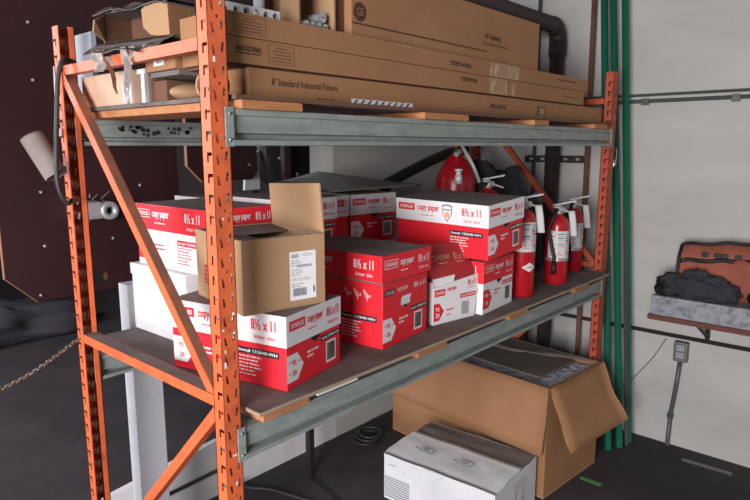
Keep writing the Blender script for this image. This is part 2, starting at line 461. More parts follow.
# ------------------------------------------------------------------ copy paper cartons
def carton(label, pos, yaw, w=.292, l=.455, h=.226, lidh=.093, scheme='RW', shield=False, tilt=(0, 0), lid_up=0., front_logo=True, group='copy paper cartons', notch=True, short=False, name='paper_carton'):
    r = thing(name, label, 'carton', pos, (tilt[0], tilt[1], yaw), group)
    lidc, lidp = ('white', 'red') if scheme[0] == 'W' else ('red', 'white')
    bc, bp = ('red', 'white') if scheme[1] == 'R' else ('white', 'red')
    hb = h - lidh + lid_up
    mb = MB(); mb.box((.003, .003, 0), (w - .003, l - .003, h - .006), bc, bev=.003)
    f = Face(mb, (0, .003, 0), (1, 0, 0), (0, 0, 1)); g = Face(mb, (.003, l, 0), (0, -1, 0), (0, 0, 1))
    lab, labt = ('black', 'white') if bc == 'red' else ('red', 'white')
    if not short:
        # short face: arrow panel, small type, item strip, bar code, hand hole
        f.poly([(.004, .022), (.055, .022), (.085, .062), (.055, .104), (.004, .104)], bp)
        f.text('92', .027, .070, .048, .086, bc, bold=True); f.text('20', .027, .038, .048, .054, bc, bold=True)
        f.tiny(.012, .082, .010, 1, bc, k=2); f.tiny(.058, .079, .012, 1, bc, k=2); f.tiny(.012, .050, .010, 1, bc, k=2)
        f.tiny(.105, .092, .062, 1, bp, h=.007, seed=2); f.tiny(.105, .078, .045, 1, bp, h=.007, seed=4)
        f.rect(.178, .100, w - .01, .118, lab); f.text('Item# 135848-WH', .183, .104, w - .014, .114, labt, bold=True)
        f.rect(.205, .022, .262, .092, 'white'); f.barcode(.210, .030, .257, .086, 'ink')
        if notch: f.poly([(.125, hb + .001), (.175, hb + .001), (.168, hb - .012), (.158, hb - .010), (.150, hb - .022), (.140, hb - .012), (.130, hb - .012)], 'hole')
        # long face
        if not shield:
            g.poly([(.006, .022), (.062, .022), (.092, .062), (.062, .104), (.006, .104)], bp)
            g.text('92', .03, .070, .050, .086, bc, bold=True); g.text('20', .03, .038, .050, .054, bc, bold=True)
        if not shield: g.tiny(.108, .085, .085, 2, bp, h=.006, gap=.014, seed=5)
        g.rect(l - .185, .092, l - .028, .112, lab); g.text('Item# 135848-WH', l - .178, .0965, l - .035, .1075, labt, bold=True)
        g.tiny(l - .185, .086, .10, 6, bp, h=.004, gap=.011, seed=6)
    mb.build('body', r, world=False)
    mb = MB(); o = .003
    z0, z1 = hb, h + lid_up
    mb.box((-o + .003, -o + .003, z0), (w + o - .003, l + o - .003, z1), lidc, bev=.002, mats={'+z': 'dust'})
    f = Face(mb, (0, 0, z0), (1, 0, 0), (0, 0, 1)); g = Face(mb, (0, l, 0), (0, -1, 0), (0, 0, 1))
    g.o = Vector((0, l, z0))
    outl = lidc == 'red'
    hh = lidh
    f.logo(.014, hh * .48, .092, hh * .80, lidp if outl else 'white', lidp, outl)
    if w > .2:
        f.text('copy paper', .104, hh * .46, .184, hh * .72, lidp, bold=True)
        f.tiny(.108, hh * .34, .06, 1, lidp, h=.004, seed=8)
    f.text('8½ x 11', w - .086, hh * .46, w - .020, hh * .78, lidp, bold=True)
    f.text('letter size', w - .080, hh * .20, w - .022, hh * .33, lidp)
    g.logo(.016, hh * .48, .104, hh * .80, lidp if outl else 'white', lidp, outl)
    g.text('copy paper', .120, hh * .44, .232, hh * .74, lidp, bold=True)
    g.tiny(.135, hh * .32, .085, 1, lidp, h=.004, seed=9)
    g.text('8½ x 11', l - .126, hh * .44, l - .036, hh * .80, lidp, bold=True)
    g.text('letter size', l - .115, hh * .17, l - .040, hh * .31, lidp)
    if shield:
        c = l * .58; v = hh * .52
        out = [(-.026, .030), (0, .036), (.026, .030), (.024, -.006), (0, -.040), (-.024, -.006)]
        g.poly([(c + a, v + b) for a, b in out], 'shield')
        g.poly([(c + a * .82, v + b * .82) for a, b in out], 'white', 2)
        g.poly([(c + .012 * math.cos(q * PI / 5), v - .009 + .012 * math.sin(q * PI / 5)) for q in range(10)], 'peach', 3)
        g.rect(c - .018, v + .008, c + .018, v + .016, 'greyprint', 3)
    mb.build('lid', r, world=False)
    return r

deg = math.radians
A = carton('nearest red carton with white lid, under the open brown box by the near post', (.214, .0, DZ + .001), deg(13), h=.223, scheme='WR')
# plain white carton with lid
r = thing('storage_box', 'plain white lidded box behind the diagonal brace, under a red-lidded carton', 'storage box', (.245, .57, DZ + .001), (0, 0, deg(1.5)))
mb = MB(); mb.box((.004, .004, 0), (.30, .37, .235), 'whitebox', bev=.003); mb.build('body', r, world=False)
mb = MB(); mb.box((0, 0, .215), (.304, .374, .258), 'whitebox', bev=.003); mb.build('lid', r, world=False)
carton('white copy paper carton with red lid stacked on the plain white box at left', (.268, .46, 1.365), deg(1.5), scheme='RW', h=.228)

# open brown box on carton A
r = thing('open_box', 'open brown cardboard box with a white shipping label on the nearest carton', 'cardboard box', (.140, .094, 1.3285), (0, 0, deg(-11)))
bw, bl, bh = .272, .335, .215; t = .005
mb = MB()
mb.box((0, 0, 0), (bw, bl, t), 'card_light')
mb.box((0, 0, t), (bw, t, bh), 'card_light'); mb.box((0, bl - t, t), (bw, bl, bh), 'card_light')
mb.box((0, t, t), (t, bl - t, bh), 'card_light'); mb.box((bw - t, t, t), (bw, bl - t, bh), 'card_light')
f = Face(mb, (0, 0, 0), (1, 0, 0), (0, 0, 1)); g = Face(mb, (0, bl, 0), (0, -1, 0), (0, 0, 1))
g.rect(.06, .05, .14, .11, 'red_dk'); g.tiny(.065, .10, .07, 4, 'card_light', k=2, gap=.013)
body = mb.build('body', r, world=False)
mb = MB(); f = Face(mb, (0, 0, 0), (1, 0, 0), (0, 0, 1))
u0, u1, v0, v1 = .150, .240, .022, .168
f.rect(u0, v0, u1, v1, 'white')
f.rect(u0 + .006, v1 - .018, u0 + .03, v1 - .008, 'greyprint', 2); f.tiny(u0 + .005, v1 - .026, .04, 3, 'greyprint', h=.003, gap=.007, k=2, seed=3)
f.tiny(u0 + .045, v1 - .008, .035, 2, 'greyprint', h=.002, gap=.005, k=2, seed=5)
f.rect(u0 + .025, v1 - .048, u0 + .075, v1 - .040, 'greyprint', 2)
f.tiny(u0 + .006, v1 - .054, .045, 3, 'greyprint', h=.003, gap=.007, k=2, seed=7)
f.text('LTR 1CO-22R S', u0 + .006, v1 - .088, u0 + .07, v1 - .079, 'greyprint')
f.tiny(u0 + .006, v1 - .096, .05, 2, 'greyprint', h=.003, gap=.007, k=2, seed=9)
f.barcode(u0 + .010, v0 + .012, u0 + .058, v0 + .036, 'shield', seed=4)
f.rect(u0 + .080, v0 + .018, u0 + .084, v0 + .038, 'black', 2)
mb.build('shipping_label', r, world=False)['label'] = 'white shipping label with bar code'
# flaps: back one stands up, front one folded in, sides folded in
mb = MB(); mb.slab([(bw, .006, bh - .002), (bw, bl - .004, bh - .002), (bw - .010, bl - .006, bh + .135), (bw - .010, .010, bh + .150)], .005, 'card_light'); mb.build('flap', r, world=False)['label'] = 'flap standing upright'
mb = MB(); mb.slab([(.006, bl - .006, bh - .002), (bw - .006, bl - .006, bh - .002), (bw - .01, .21, bh - .012), (.01, .21, bh - .012)], .004, 'card_dust'); mb.build('flap', r, world=False)
mb = MB(); mb.slab([(.006, .006, bh), (.006, bl - .02, bh), (.11, bl - .03, bh - .014), (.11, .01, bh - .018)], .004, 'card_dust'); mb.build('flap', r, world=False)
mb = MB(); mb.slab([(.008, .004, bh - .001), (bw - .01, .004, bh - .001), (bw - .015, .12, bh - .028), (.012, .12, bh - .020)], .004, 'card_dust'); mb.build('flap', r, world=False)

# carton B : red body and a red lid riding high on it
B = carton('all-red carton with raised red lid, right of the open brown box', (.672, .036, DZ + .001), deg(6), h=.236, scheme='RR', w=.300)
for ch in list(B.children):
    if ch.name.startswith('lid'): ch.location = (-.006, .0, .094); ch.rotation_euler = (0, 0, deg(-3))
mb = MB(); mb.box((.006, .006, .2295), (.294, .45, .238), 'card_dust', bev=.002)
f = Face(mb, (0, .0022, 0), (1, 0, 0), (0, 0, 1))
f.rect(.012, .185, .075, .205, 'black'); f.text('STAPLES', .016, .189, .071, .201, 'white')
f.text('copy paper', .090, .186, .16, .204, 'white'); f.text('8½ x 11', .20, .186, .28, .206, 'white', bold=True)
f.rect(.115, .135, .175, .155, 'whitebox'); f.poly([(.115, .155), (.175, .155), (.185, .168), (.125, .168)], 'white'); f.rect(.105, .138, .115, .150, 'shield')
g = Face(mb, (.0022, .455, 0), (0, -1, 0), (0, 0, 1))
for k in range(3):
    c = .30 + k * .043
    for q in range(5): g.poly([(c + q * .006 - .012, .165 + .012 * abs(q - 2)), (c + q * .006 - .009, .165 + .012 * abs(q - 2)), (c + q * .0075 - .012, .205 - .006 * q), (c + q * .0075 - .015, .205 - .006 * q)], 'white')
mb.build('print_and_filling', B, world=False)['label'] = 'dusty paper filling and printed panels'

# carton O : torn-open white carton with a dark red flap
r = thing('torn_carton', 'torn-open white carton with red arrow print and a tilted dark red flap', 'carton', (1.026, .082, DZ + .001), (0, 0, deg(-9)), 'copy paper cartons')
ow, ol = .254, .115; t = .005
mb = MB()
mb.box((0, .005, 0), (.222, ol, t), 'white')
mb.prism([(0, 0, 0), (ow - .012, 0, 0), (ow + .008, 0, .178), (0, 0, .150)], (0, t, 0), 'white')
mb.box((0, t, t), (t, ol, .17), 'white'); mb.box((.222 - t, t, t), (.222, ol, .17), 'white'); mb.box((t, ol - t, t), (.222, ol, .19), 'white')
f = Face(mb, (0, 0, 0), (1, 0, 0), (0, 0, 1))
f.poly([(.002, .014), (.032, .014), (.060, .050), (.032, .085), (.002, .085)], 'red'); f.text('20', .012, .028, .034, .046, 'white', bold=True); f.text('92', .012, .054, .034, .07, 'white', bold=True)
f.logo(.006, .113, .066, .140, 'white', 'red'); f.text('copy paper', .076, .124, .130, .142, 'red', bold=True)
f.text('8½ x 11', .196, .136, .244, .160, 'red', bold=True); f.text('letter size', .20, .124, .24, .131, 'red')
f.rect(.152, .088, .246, .106, 'red'); f.text('Item# 135848-WH', .158, .0925, .240, .1015, 'white', bold=True)
f.tiny(.075, .055, .055, 1, 'red', h=.007, seed=3); f.tiny(.075, .035, .035, 1, 'red', h=.006, seed=4)
f.barcode(.160, .018, .205, .072, 'greyprint', seed=8)
mb.build('body', r, world=False)
mb = MB(); a_, b_ = Vector((-.022, .012, .195)), Vector((.262, .012, .190)); c_, d_ = Vector((.212, .075, .302)), Vector((-.010, .075, .318))
mb.slab([a_, b_, c_, d_], -.005, 'red_dk')
pl = Face(mb, a_, b_ - a_, d_ - a_, lift=.0008)
pl.text('copy paper', .075, .060, .150, .082, 'card_pink'); pl.text('8½ x 11', .170, .055, .232, .088, 'card_pink'); pl.frame(.030, .060, .068, .082, .002, 'card_pink'); pl.tiny(.08, .05, .05, 1, 'card_pink'); pl.tiny(.18, .048, .04, 1, 'card_pink')
mb.slab([(.01, .014, .150), (ow - .02, .014, .150), b_ - Vector((.01, 0, 0)), a_ + Vector((.02, 0, 0))], -.004, 'red_dk')
mb.build('flap', r, world=False)['label'] = 'faded dark red flap'
mb = MB(); mb.slab([(.006, .0085, .12), (.115, .0085, .12), (.128, .0085, .188), (.006, .0085, .183)], -.003, 'white'); mb.build('flap', r, world=False)['label'] = 'white inner flap'

# cartons S2 (below) and S (on top)
carton('white carton with red lid and red arrow, under the shield-emblem carton', (1.282, .014, DZ + .001), deg(4.5), scheme='RW', h=.226, w=.292, l=.42)
S = carton('large red carton with white lid and shield emblem, topmost beside the extinguishers', (1.252, -.022, 1.343), deg(1.0), scheme='WR', h=.228, w=.30, l=.47, shield=True, tilt=(deg(1.2), deg(-4.0)))

# rear row
gr = 'copy paper cartons'
carton('white-lidded red carton of the back row showing just right of the upright brown flap', (.690, .56, DZ + .2285 + .032), deg(1), scheme='WR', l=.42)
carton('white-lidded red carton of the back row with its whole short front showing', (1.130, .630, DZ + .2285 + .026), deg(-6), scheme='WR', w=.288, l=.40)
carton('narrow white-lidded carton squeezed between two wider cartons in the back row', (.990, .63, DZ + .2285 + .026), deg(-3), scheme='WR', w=.125, l=.36, short=True)
carton('white-lidded carton at the rear left, just its lid showing over a red-lidded carton', (.585, .99, DZ + .2285 + .028), deg(1), scheme='WR', w=.30, l=.20)
for x, y, w, l, s in ((.690, .56, .292, .42, 'first'), (1.130, .630, .288, .40, 'second'), (.990, .63, .125, .36, 'third'), (.585, .99, .30, .20, 'fourth')):
    pass
# supporting cartons underneath
carton('lower red carton of the back row, behind the all-red carton', (.690, .56, DZ + .001), deg(1), scheme='WR', l=.42, h=.2585, short=True)
carton('lower red carton of the back row, behind the torn white carton', (1.130, .630, DZ + .001), deg(-6), scheme='WR', w=.288, l=.40, h=.2525, short=True)

# grey dusty sheet over the rear row
mb = MB(); G = []
for i in range(11):
    row = []
    for j in range(9):
        a, b = i / 10, j / 8
        x = 1.00 + a * .74; y = .68 + b * .33
        z = 1.600 + .075 * b * (1 - abs(a - .42) * 1.35) + .006 * noise.noise(Vector((a * 4, b * 4, 1)))
        row.append((x, y, z))
    G.append(row)
mb.sheet(G, .003, 'greysheet'); tag(mb.build('dust_sheet'), 'dusty grey plastic sheet lying over the back row of cartons', 'sheet')

# ------------------------------------------------------------------ extinguishers
def ext(label, pos, r=.058, h=.33, yaw=0., labels=True, tri=False, tag_on=True, dim=False, hosed=True, group='fire extinguishers on the lower shelf'):
    t = thing('fire_extinguisher', label, 'fire extinguisher', pos, (0, 0, yaw), group)
    mb = MB()
    mb.lathe([(0, 0), (r * .93, 0), (r, .006), (r, h - .05), (r * .94, h - .03), (r * .75, h - .008), (r * .42, h + .006), (r * .30, h + .012), (0, h + .012)], 'extred', 32)
    mb.build('cylinder', t, world=False)
    def wrap(z0, z1, a0, a1, m, rr, n=14):
        q = MB(); V = []
        for i in range(n + 1):
            a = a0 + (a1 - a0) * i / n
            V += [(rr * math.cos(a), rr * math.sin(a), z0), (rr * math.cos(a), rr * math.sin(a), z1)]
        q.add(V, [[2 * i, 2 * i + 2, 2 * i + 3, 2 * i + 1] for i in range(n)], m, True); return q
    ca = deg(-132)  # direction to the viewer
    if labels:
        off = h * .14 if labels == 'high' else 0.
        q = wrap(h * .40 + off, h * .80 + off * .6, ca - 1.2, ca + 1.2, 'paper', r + .0008)
        rd = random.Random(5)
        for k in range(11):
            z = h * .44 + off + k * h * (.031 if not off else .027)
            for c in (-1.05, -.35, .35):
                w = rd.uniform(.25, .6)
                m2 = rd.choice(('greyprint', 'greyprint', 'navy', 'red'))
                V = []
                for i in range(5):
                    a = ca + c + w * i / 4
                    V += [((r + .0015) * math.cos(a), (r + .0015) * math.sin(a), z), ((r + .0015) * math.cos(a), (r + .0015) * math.sin(a), z + h * .014)]
                q.add(V, [[2 * i, 2 * i + 2, 2 * i + 3, 2 * i + 1] for i in range(4)], m2, True)
        q.build('label', t, world=False)['label'] = 'white instruction label'
        if labels != 'high': b = wrap(h * .355, h * .395, 0, 2 * PI, 'steel', r + .0012, 32); b.build('band', t, world=False)
    if tri:
        q = MB(); rr = r + .0015; n = 8
        V = []
        for i in range(n + 1):
            f_ = i / n * 2 - 1; a = ca + .25 + f_ * .62; hz = .022 * (1 - abs(f_)) + .0006
            V += [(rr * math.cos(a), rr * math.sin(a), h * .36 - hz), (rr * math.cos(a), rr * math.sin(a), h * .36 + hz)]
        q.add(V, [[2 * i, 2 * i + 2, 2 * i + 3, 2 * i + 1] for i in range(n)], 'paper', True)
        rr += .0008
        q.text = None
        V = []
        for i in range(7):
            a = ca + .25 - .30 + .6 * i / 6
            V += [(rr * math.cos(a), rr * math.sin(a), h * .355), (rr * math.cos(a), rr * math.sin(a), h * .367)]
        q.add(V, [[2 * i, 2 * i + 2, 2 * i + 3, 2 * i + 1] for i in (0, 2, 3, 5)], 'navy', True)
        q.build('label', t, world=False)['label'] = 'white diamond label'
    mb = MB()
    mb.lathe([(.016, h + .008), (.019, h + .018), (.019, h + .045), (.013, h + .052), (.013, h + .066), (0, h + .066)], 'steel', 16)
    mb.tube([(0, 0, h + .034), (-.03, 0, h + .034)], .011, 'machine', 12)
    mb.tube([(.0, -.016, h + .034), (0, -.032, h + .034)], .014, 'steel', 14)
    mb.build('valve', t, world=False)
    d = Vector((.80, -.60, 0)); sd = Vector((.60, .80, 0))
    def lever(z0, z1, ln, w, m, nm):
        mb = MB(); a = Vector((0, 0, h + z0)) - d * .025; b = Vector((0, 0, h + z1)) + d * ln
        P = [a - sd * w * .5, a + sd * w * .5, b + sd * w * .42, b - sd * w * .42]
        mb.prism(P, (0, 0, .007), m)
        mb.build(nm, t, world=False)
    lever(.056, .074, .088, .026, 'silver', 'squeeze_lever')
    lever(.046, .010, .082, .026, 'silver', 'carry_handle')
    if hosed:
        mb = MB(); o = Vector((-.028, 0, h + .034)); pts = []
        e = Vector((math.cos(ca - .55), math.sin(ca - .55), 0)) * (r + .016)
        mid = Vector((math.cos(ca - 1.0), math.sin(ca - 1.0), 0)) * (r + .02)
        K = [o, o + Vector((-.03, -.012, -.012)), mid + Vector((0, 0, h - .06)), (mid + e) * .5 + Vector((0, 0, h * .6)), e + Vector((0, 0, h * .42)), e + Vector((0, 0, h * .36))]
        for i in range(len(K) - 1):
            for q in range(4): pts.append(K[i].lerp(K[i + 1], q / 4))
        pts.append(K[-1])
        mb.tube(pts, .009, 'rubber', 10)
        mb.tube([e + Vector((0, 0, h * .37)), e + Vector((0, 0, h * .26)), e + Vector((0, 0, h * .17))], [.010, .013, .014], 'rubber', 12)
        mb.build('hose', t, world=False)
    if tag_on:
        mb = MB(); c = Vector((0, 0, h + .03)) + d * .058 - Vector((.67, .74, 0)) * .03
        uu = Vector((.665, -.747, 0)); n_ = Vector((-.747, -.665, 0))
        G = [[c + uu * (i - 2) * .0085 + n_ * (.004 * math.sin(j * .9)) - Vector((.0, 0, .026 * j)) + uu * .004 * j for j in range(6)] for i in range(5)]
        mb.sheet(G, .001, 'paper')
        mb.build('inspection_tag', t, world=False)['label'] = 'white paper inspection tag'
    return t
ext('red fire extinguisher with white diamond label standing against the stacked cartons', (1.715, .072, DZ + .001), h=.40, yaw=0, labels='high', tri=True, hosed=False)
ext('red fire extinguisher with instruction label and black hose, in front at the shelf end', (2.075, .070, DZ + .001), h=.345)
ext('shaded fire extinguisher behind the labelled one, nearest the far orange post', (2.437, .150, DZ + .001), h=.345)
ext('fire extinguisher behind the topmost white-lidded carton, only pale levers showing', (1.93, .40, DZ + .001), r=.062, h=.47, hosed=False, labels=False, tag_on=False)
# big wheeled style extinguisher shoulder behind the top carton
t = thing('fire_extinguisher', 'large red extinguisher with flared shoulder and metal fittings behind the topmost carton', 'fire extinguisher', (1.97, .63, DZ + .001), (0, 0, 0), 'fire extinguishers on the lower shelf')
mb = MB(); mb.lathe([(0, 0), (.105, 0), (.11, .01), (.11, .50), (.10, .55), (.07, .61), (.035, .65), (.03, .66), (0, .66)], 'extred', 32); mb.build('cylinder', t, world=False)
mb = MB(); mb.lathe([(.026, .655), (.026, .69), (.016, .70), (.016, .715), (0, .715)], 'machine', 16); mb.tube([(-.02, -.03, .67), (-.075, -.05, .655)], .014, 'steel', 10); mb.tube([(.03, 0, .70), (-.03, -.01, .71)], .018, 'orange_shaded', 10); mb.build('valve', t, world=False)
mb = MB(); mb.tube([(.02, -.02, .70), (.07, -.06, .60), (.10, -.09, .50)], .011, 'silver', 10); mb.build('hose', t, world=False)['label'] = 'pale pipe fitting'
mb = MB(); mb.lathe([(0, .50), (.020, .50), (.020, .545), (.014, .55), (.014, .565), (.022, .57), (.022, .58), (0, .58)], 'silver', 14, c=(-.10, -.085)); mb.build('nozzle', t, world=False)
# black hose, and a filler added to darken the rear right corner of the shelf
mb = MB(); K = [(1.66, .93, 1.14), (1.67, .93, 1.35), (1.69, .93, 1.52), (1.75, .935, 1.60), (1.95, .94, 1.66), (2.15, .945, 1.715), (2.35, .95, 1.76), (2.55, .95, 1.78)]
mb.tube(K, .032, 'rubber')
tag(mb.build('black_hose'), 'thick black hose slanting along the back of the lower shelf behind the extinguishers', 'hose')
mb = MB(); mb.blob((2.25, .40, 1.28), (.13, .15, .30), 'cloth', .25, 21, 32, 22, 2., flat=1.106); mb.blob((2.275, .60, 1.36), (.18, .22, .36), 'cloth', .30, 3, 40, 28, 1.8, flat=1.106); tag(mb.build('dark_filler'), 'tall black filler lump added to darken the space behind the extinguishers', 'filler lump')

# ------------------------------------------------------------------ long cartons on the upper deck
def long_carton(label, x0, x1, y0, y1, z0, z1, fn, open_left=False, group='long brown lamp cartons', rz=0.):
    t = thing('long_carton', label, 'carton', ((x0 + x1) / 2, (y0 + y1) / 2, z0), (0, 0, 0), group)
    mb = MB(); mb.box((x0, y0, z0), (x1, y1, z1), 'card', bev=.0025, mats={'+z': 'card_dust'})
    f = Face(mb, (x0, y0, z0), (1, 0, 0), (0, 0, 1)); fn(f, z1 - z0)
    mb.build('body', t)
    return t, f
def label_box(f, u, h, w=.10):
    f.frame(u, h * .12, u + w, h * .90, .0015, 'inkfaint')
    for k, (a, b) in enumerate(((.3, .7), (.12, .88), (.2, .85), (.08, .92), (.1, .9))):
        f.rect(u + w * a, h * (.74 - k * .13), u + w * b, h * (.74 - k * .13) + .003, 'inkfaint')
def p1(f, h):
    f.text("8' Standard Industrial Fixture", .075, h * .46, .325, h * .72, 'ink')
    f.tiny(.24, h * .14, .08, 1, 'ink', h=.003)
    # white sticker strip
    f.rect(.385, h * .05, .69, h * .24, 'white')
    for k in range(9): f.poly([(.395 + k * .032, h * .07), (.403 + k * .032, h * .07), (.415 + k * .032, h * .22), (.407 + k * .032, h * .22)], 'black', 2)
    f.text('FRAGILE', 1.195, h * .36, 1.32, h * .58, 'ink', bold=True)
    f.rect(1.60, h * .2, 1.68, h * .7, 'card_dark'); f.rect(1.62, h * .25, 1.67, h * .6, 'tape', 2)
def p2(f, h):
    f.text('INDUSTRIAL', .034, h * .48, .116, h * .68, 'ink', bold=True); f.rect(.034, h * .38, .112, h * .43, 'ink')
    label_box(f, .138, h, .09)
    f.text('FRAGILE', 1.055, h * .52, 1.165, h * .76, 'ink', bold=True, rot=True)
    f.rect(1.255, h * .02, 1.40, h * .98, 'tape'); f.rect(1.43, h * .1, 1.47, h * .8, 'tape'); f.tiny(1.95, h * .5, .2, 1, 'inkfaint', h=.004)
def p3(f, h):
    label_box(f, .028, h, .105)
    f.text('FRAGILE', .98, h * .30, 1.12, h * .58, 'ink', bold=True, rot=True)
    f.rect(1.255, h * .02, 1.50, h * .98, 'tape'); f.tiny(.66, h * .95, .16, 1, 'tape', h=.006)
    f.tiny(1.87, h * .66, .24, 1, 'ink', h=.006)
long_carton('lowest of the three long brown fixture cartons, white sticker strip on its front', .15, 2.508, .048, .25, UZ, 2.005, p1)
mb = MB(); mb.tube([(.082, .16, 1.962), (.145, .16, 1.962)], .031, 'card_light', 20); mb.tube([(.080, .16, 1.962), (.0815, .16, 1.962)], .021, 'card_dark', 16)
tag(mb.build('card_roll'), 'tan cardboard roll end left of the lowest long carton', 'cardboard roll')
long_carton('middle one of three long brown cartons, boxed label and upside-down FRAGILE', .082, 2.265, .052, .25, 2.0125, 2.0785, p2)
t, _ = long_carton('top one of three long brown cartons, torn right end above the far brace', .080, 2.305, .050, .25, 2.0795, 2.1385, p3)
mb = MB(); mb.slab([(2.306, .055, 2.085), (2.306, .16, 2.085), (2.335, .17, 2.135), (2.335, .06, 2.138)], .004, 'card_dark'); mb.build('flap', t)
# dark strip drawn for the shaded gap between lowest and middle cartons
mb = MB(); mb.box((.10, .07, 2.0055), (2.40, .25, 2.012), 'card_dark'); tag(mb.build('gap_strip'), 'dark strip standing for the shaded gap between the lowest and middle long cartons', 'board')
# big lighting carton
t = thing('lamp_carton', 'big brown carton with round dark monogram on top of the long cartons', 'carton', (1.19, .16, 2.1395))
mb = MB(); mb.box((.560, .070, 2.1395), (1.785, .27, 2.345), 'card', bev=.003, mats={'+z': 'card_dust'})
f = Face(mb, (.560, .070, 2.1395), (1, 0, 0), (0, 0, 1))
c = (.038, .074); R = .029
f.poly([(c[0] + R * math.cos(q * PI / 12), c[1] + R * math.sin(q * PI / 12)) for q in range(24)], 'ink')
f.poly([(c[0] + R * .86 * math.cos(q * PI / 12), c[1] + R * .86 * math.sin(q * PI / 12)) for q in range(24)], 'inkfaint', 2)
f.poly([(c[0] + R * .80 * math.cos(q * PI / 12), c[1] + R * .80 * math.sin(q * PI / 12)) for q in range(24)], 'ink', 3)
f.text('GE', c[0] - .016, c[1] - .012, c[0] + .016, c[1] + .012, 'card', k=4)
f.rect(.005, .036, .785, .041, 'ink')
f.text('GE Lighting', .762, .083, .885, .108, 'ink', bold=True); f.text('Residential Fixtures', .755, .062, .945, .078, 'inkfaint')
mb.build('body', t)
# boxes to the left of it with fluorescent tubes
mb = MB(); mb.box((.300, .22, 2.1395), (.372, .27, 2.36), 'card_dark'); mb.box((.372, .10, 2.1395), (.379, .27, 2.36), 'card_light')
tag(mb.build('upright_divider'), 'brown cardboard divider standing left of the tube bundle', 'cardboard')
mb = MB(); mb.box((.50, .085, 2.1395), (.507, .27, 2.36), 'card_light'); mb.box((.51, .10, 2.1395), (.556, .27, 2.36), 'card_dark')
tag(mb.build('upright_divider'), 'brown cardboard panel standing between tube bundle and big monogram carton', 'cardboard')
mb = MB(); mb.box((.382, .20, 2.1395), (.498, .215, 2.36), 'card_dark')
tag(mb.build('upright_divider'), 'brown cardboard backing behind the grey tube ends', 'cardboard')
k = 0
for x, z, r in ((.398, 2.152, .0115), (.423, 2.152, .0115), (.448, 2.152, .0115), (.473, 2.152, .0115), (.462, 2.179, .016)):
    tb = thing('fluorescent_tube', ('grey fluorescent tube end in the small bundle between brown panels' if r < .015 else 'fatter white fluorescent tube lying on top of the small bundle'), 'fluorescent tube', (x, .15, z - r), group='fluorescent tubes on the upper deck' if r < .015 else None)
    mb = MB(); mb.tube([(x, .100, z), (x, .198, z)], r, 'lamp', 16); mb.build('glass', tb)
    mb = MB(); mb.tube([(x, .093, z), (x, .0995, z)], r * .96, 'steel', 16); mb.tube([(x - .004, .087, z), (x - .004, .093, z)], .0015, 'bolt', 6); mb.tube([(x + .004, .087, z), (x + .004, .093, z)], .0015, 'bolt', 6); mb.build('end_cap', tb); k += 1
# scalloped white tray with round holes at the left
t = thing('tube_tray', 'white tray edge with a row of round holes on the top long carton at left', 'tube tray', (.20, .15, 2.1395))
mb = MB()
w_ = .195; hh = .030
import itertools
def holes_row(nh, w):
    return [[(w * (q + .5) / nh + .0095 * math.cos(a * PI / 6), .015 + .0095 * math.sin(a * PI / 6)) for a in range(12)] for q in range(nh)]
loops = [[(0, 0), (w_, 0), (w_, hh), (0, hh)]] + holes_row(6, w_)
flat = [p for l in loops for p in l]
tr = tessellate_polygon([[Vector((a, b, 0)) for a, b in l] for l in loops])
mb.add([(.105 + a, .095, 2.1395 + b) for a, b in flat], [list(x) for x in tr], 'white'); mb.add([(.105 + a, .105, 2.1395 + b) for a, b in flat], [list(x) for x in tr], 'white')
mb.box((.105, .095, 2.1695), (.105 + w_, .105, 2.170), 'white')
mb.build('holed_edge', t)
mb = MB(); mb.box((.106, .20, 2.1395), (.299, .215, 2.36), 'hole'); mb.box((.106, .106, 2.1395), (.299, .20, 2.141), 'hole'); mb.box((.290, .16, 2.172), (.298, .20, 2.36), 'greyprint'); mb.build('tray_back', t)  # black backing paints in the dark inside behind the holed edge

# ------------------------------------------------------------------ upper deck, left end
t = thing('torn_open_carton', 'torn brown carton with open end, ragged tape hanging over the upper brace', 'carton', (.075, .292, 2.098), (0, deg(-1.5), deg(11)))
tw, tl, th_, e = .285, .62, .092, .005     # local: x along the carton, y across it, open end at x = 0
mb = MB()
mb.box((.0, 0, 0), (tl, tw, e), 'card_dust'); mb.box((.0, 0, th_ - e), (tl, tw, th_), 'card_dust')
mb.box((0, 0, e), (tl, e, th_ - e), 'card'); mb.box((0, tw - e, e), (tl, tw, th_ - e), 'card_dark'); mb.box((tl - e, e, e), (tl, tw - e, th_ - e), 'card')
mb.box((.10, e, e), (.105, tw - e, th_ - e), 'card_dark'); mb.box((.004, e, e), (.10, tw - e, e + .002), 'card_dark')  # darker board inside the open end stands in for shade
g = Face(mb, (tl, 0, 0), (-1, 0, 0), (0, 0, 1)); g.n = Vector((0, -1, 0))
for u_, v_, w_ in ((.45, .02, .09), (.34, .05, .07), (.50, .06, .05)): g.rect(u_, v_, u_ + w_, v_ + .018, 'tape')
mb.build('body', t, world=False)
mb = MB(); P = [(-.002, .0, .006), (-.012, .03, .004), (-.020, .055, .008), (-.026, .075, .028), (-.026, .078, .075), (-.020, .068, th_ - .008), (-.012, .04, th_ - .002), (-.002, .0, th_ - .002)]
mb.slab(P, .004, 'card_light'); mb.build('flap', t, world=False)['label'] = 'tan rounded flap swung half open'
mb = MB(); mb.slab([(0, tw - .004, .01), (0, tw - .004, th_ - .01), (-.05, tw - .03, th_ - .03), (-.05, tw - .02, .03)], .004, 'card_light'); mb.build('flap', t, world=False)
rd = random.Random(8); mb = MB(); G = []
for i in range(15):
    a = i / 14; y = -.01 + a * (tw + .03); d = rd.uniform(.4, 1.2)
    G.append([(.002, y, .003), (-.030, y + .004, -.010 - .006 * d), (-.052 - .01 * d, y + rd.uniform(-.006, .006), -.018 - .022 * d)])
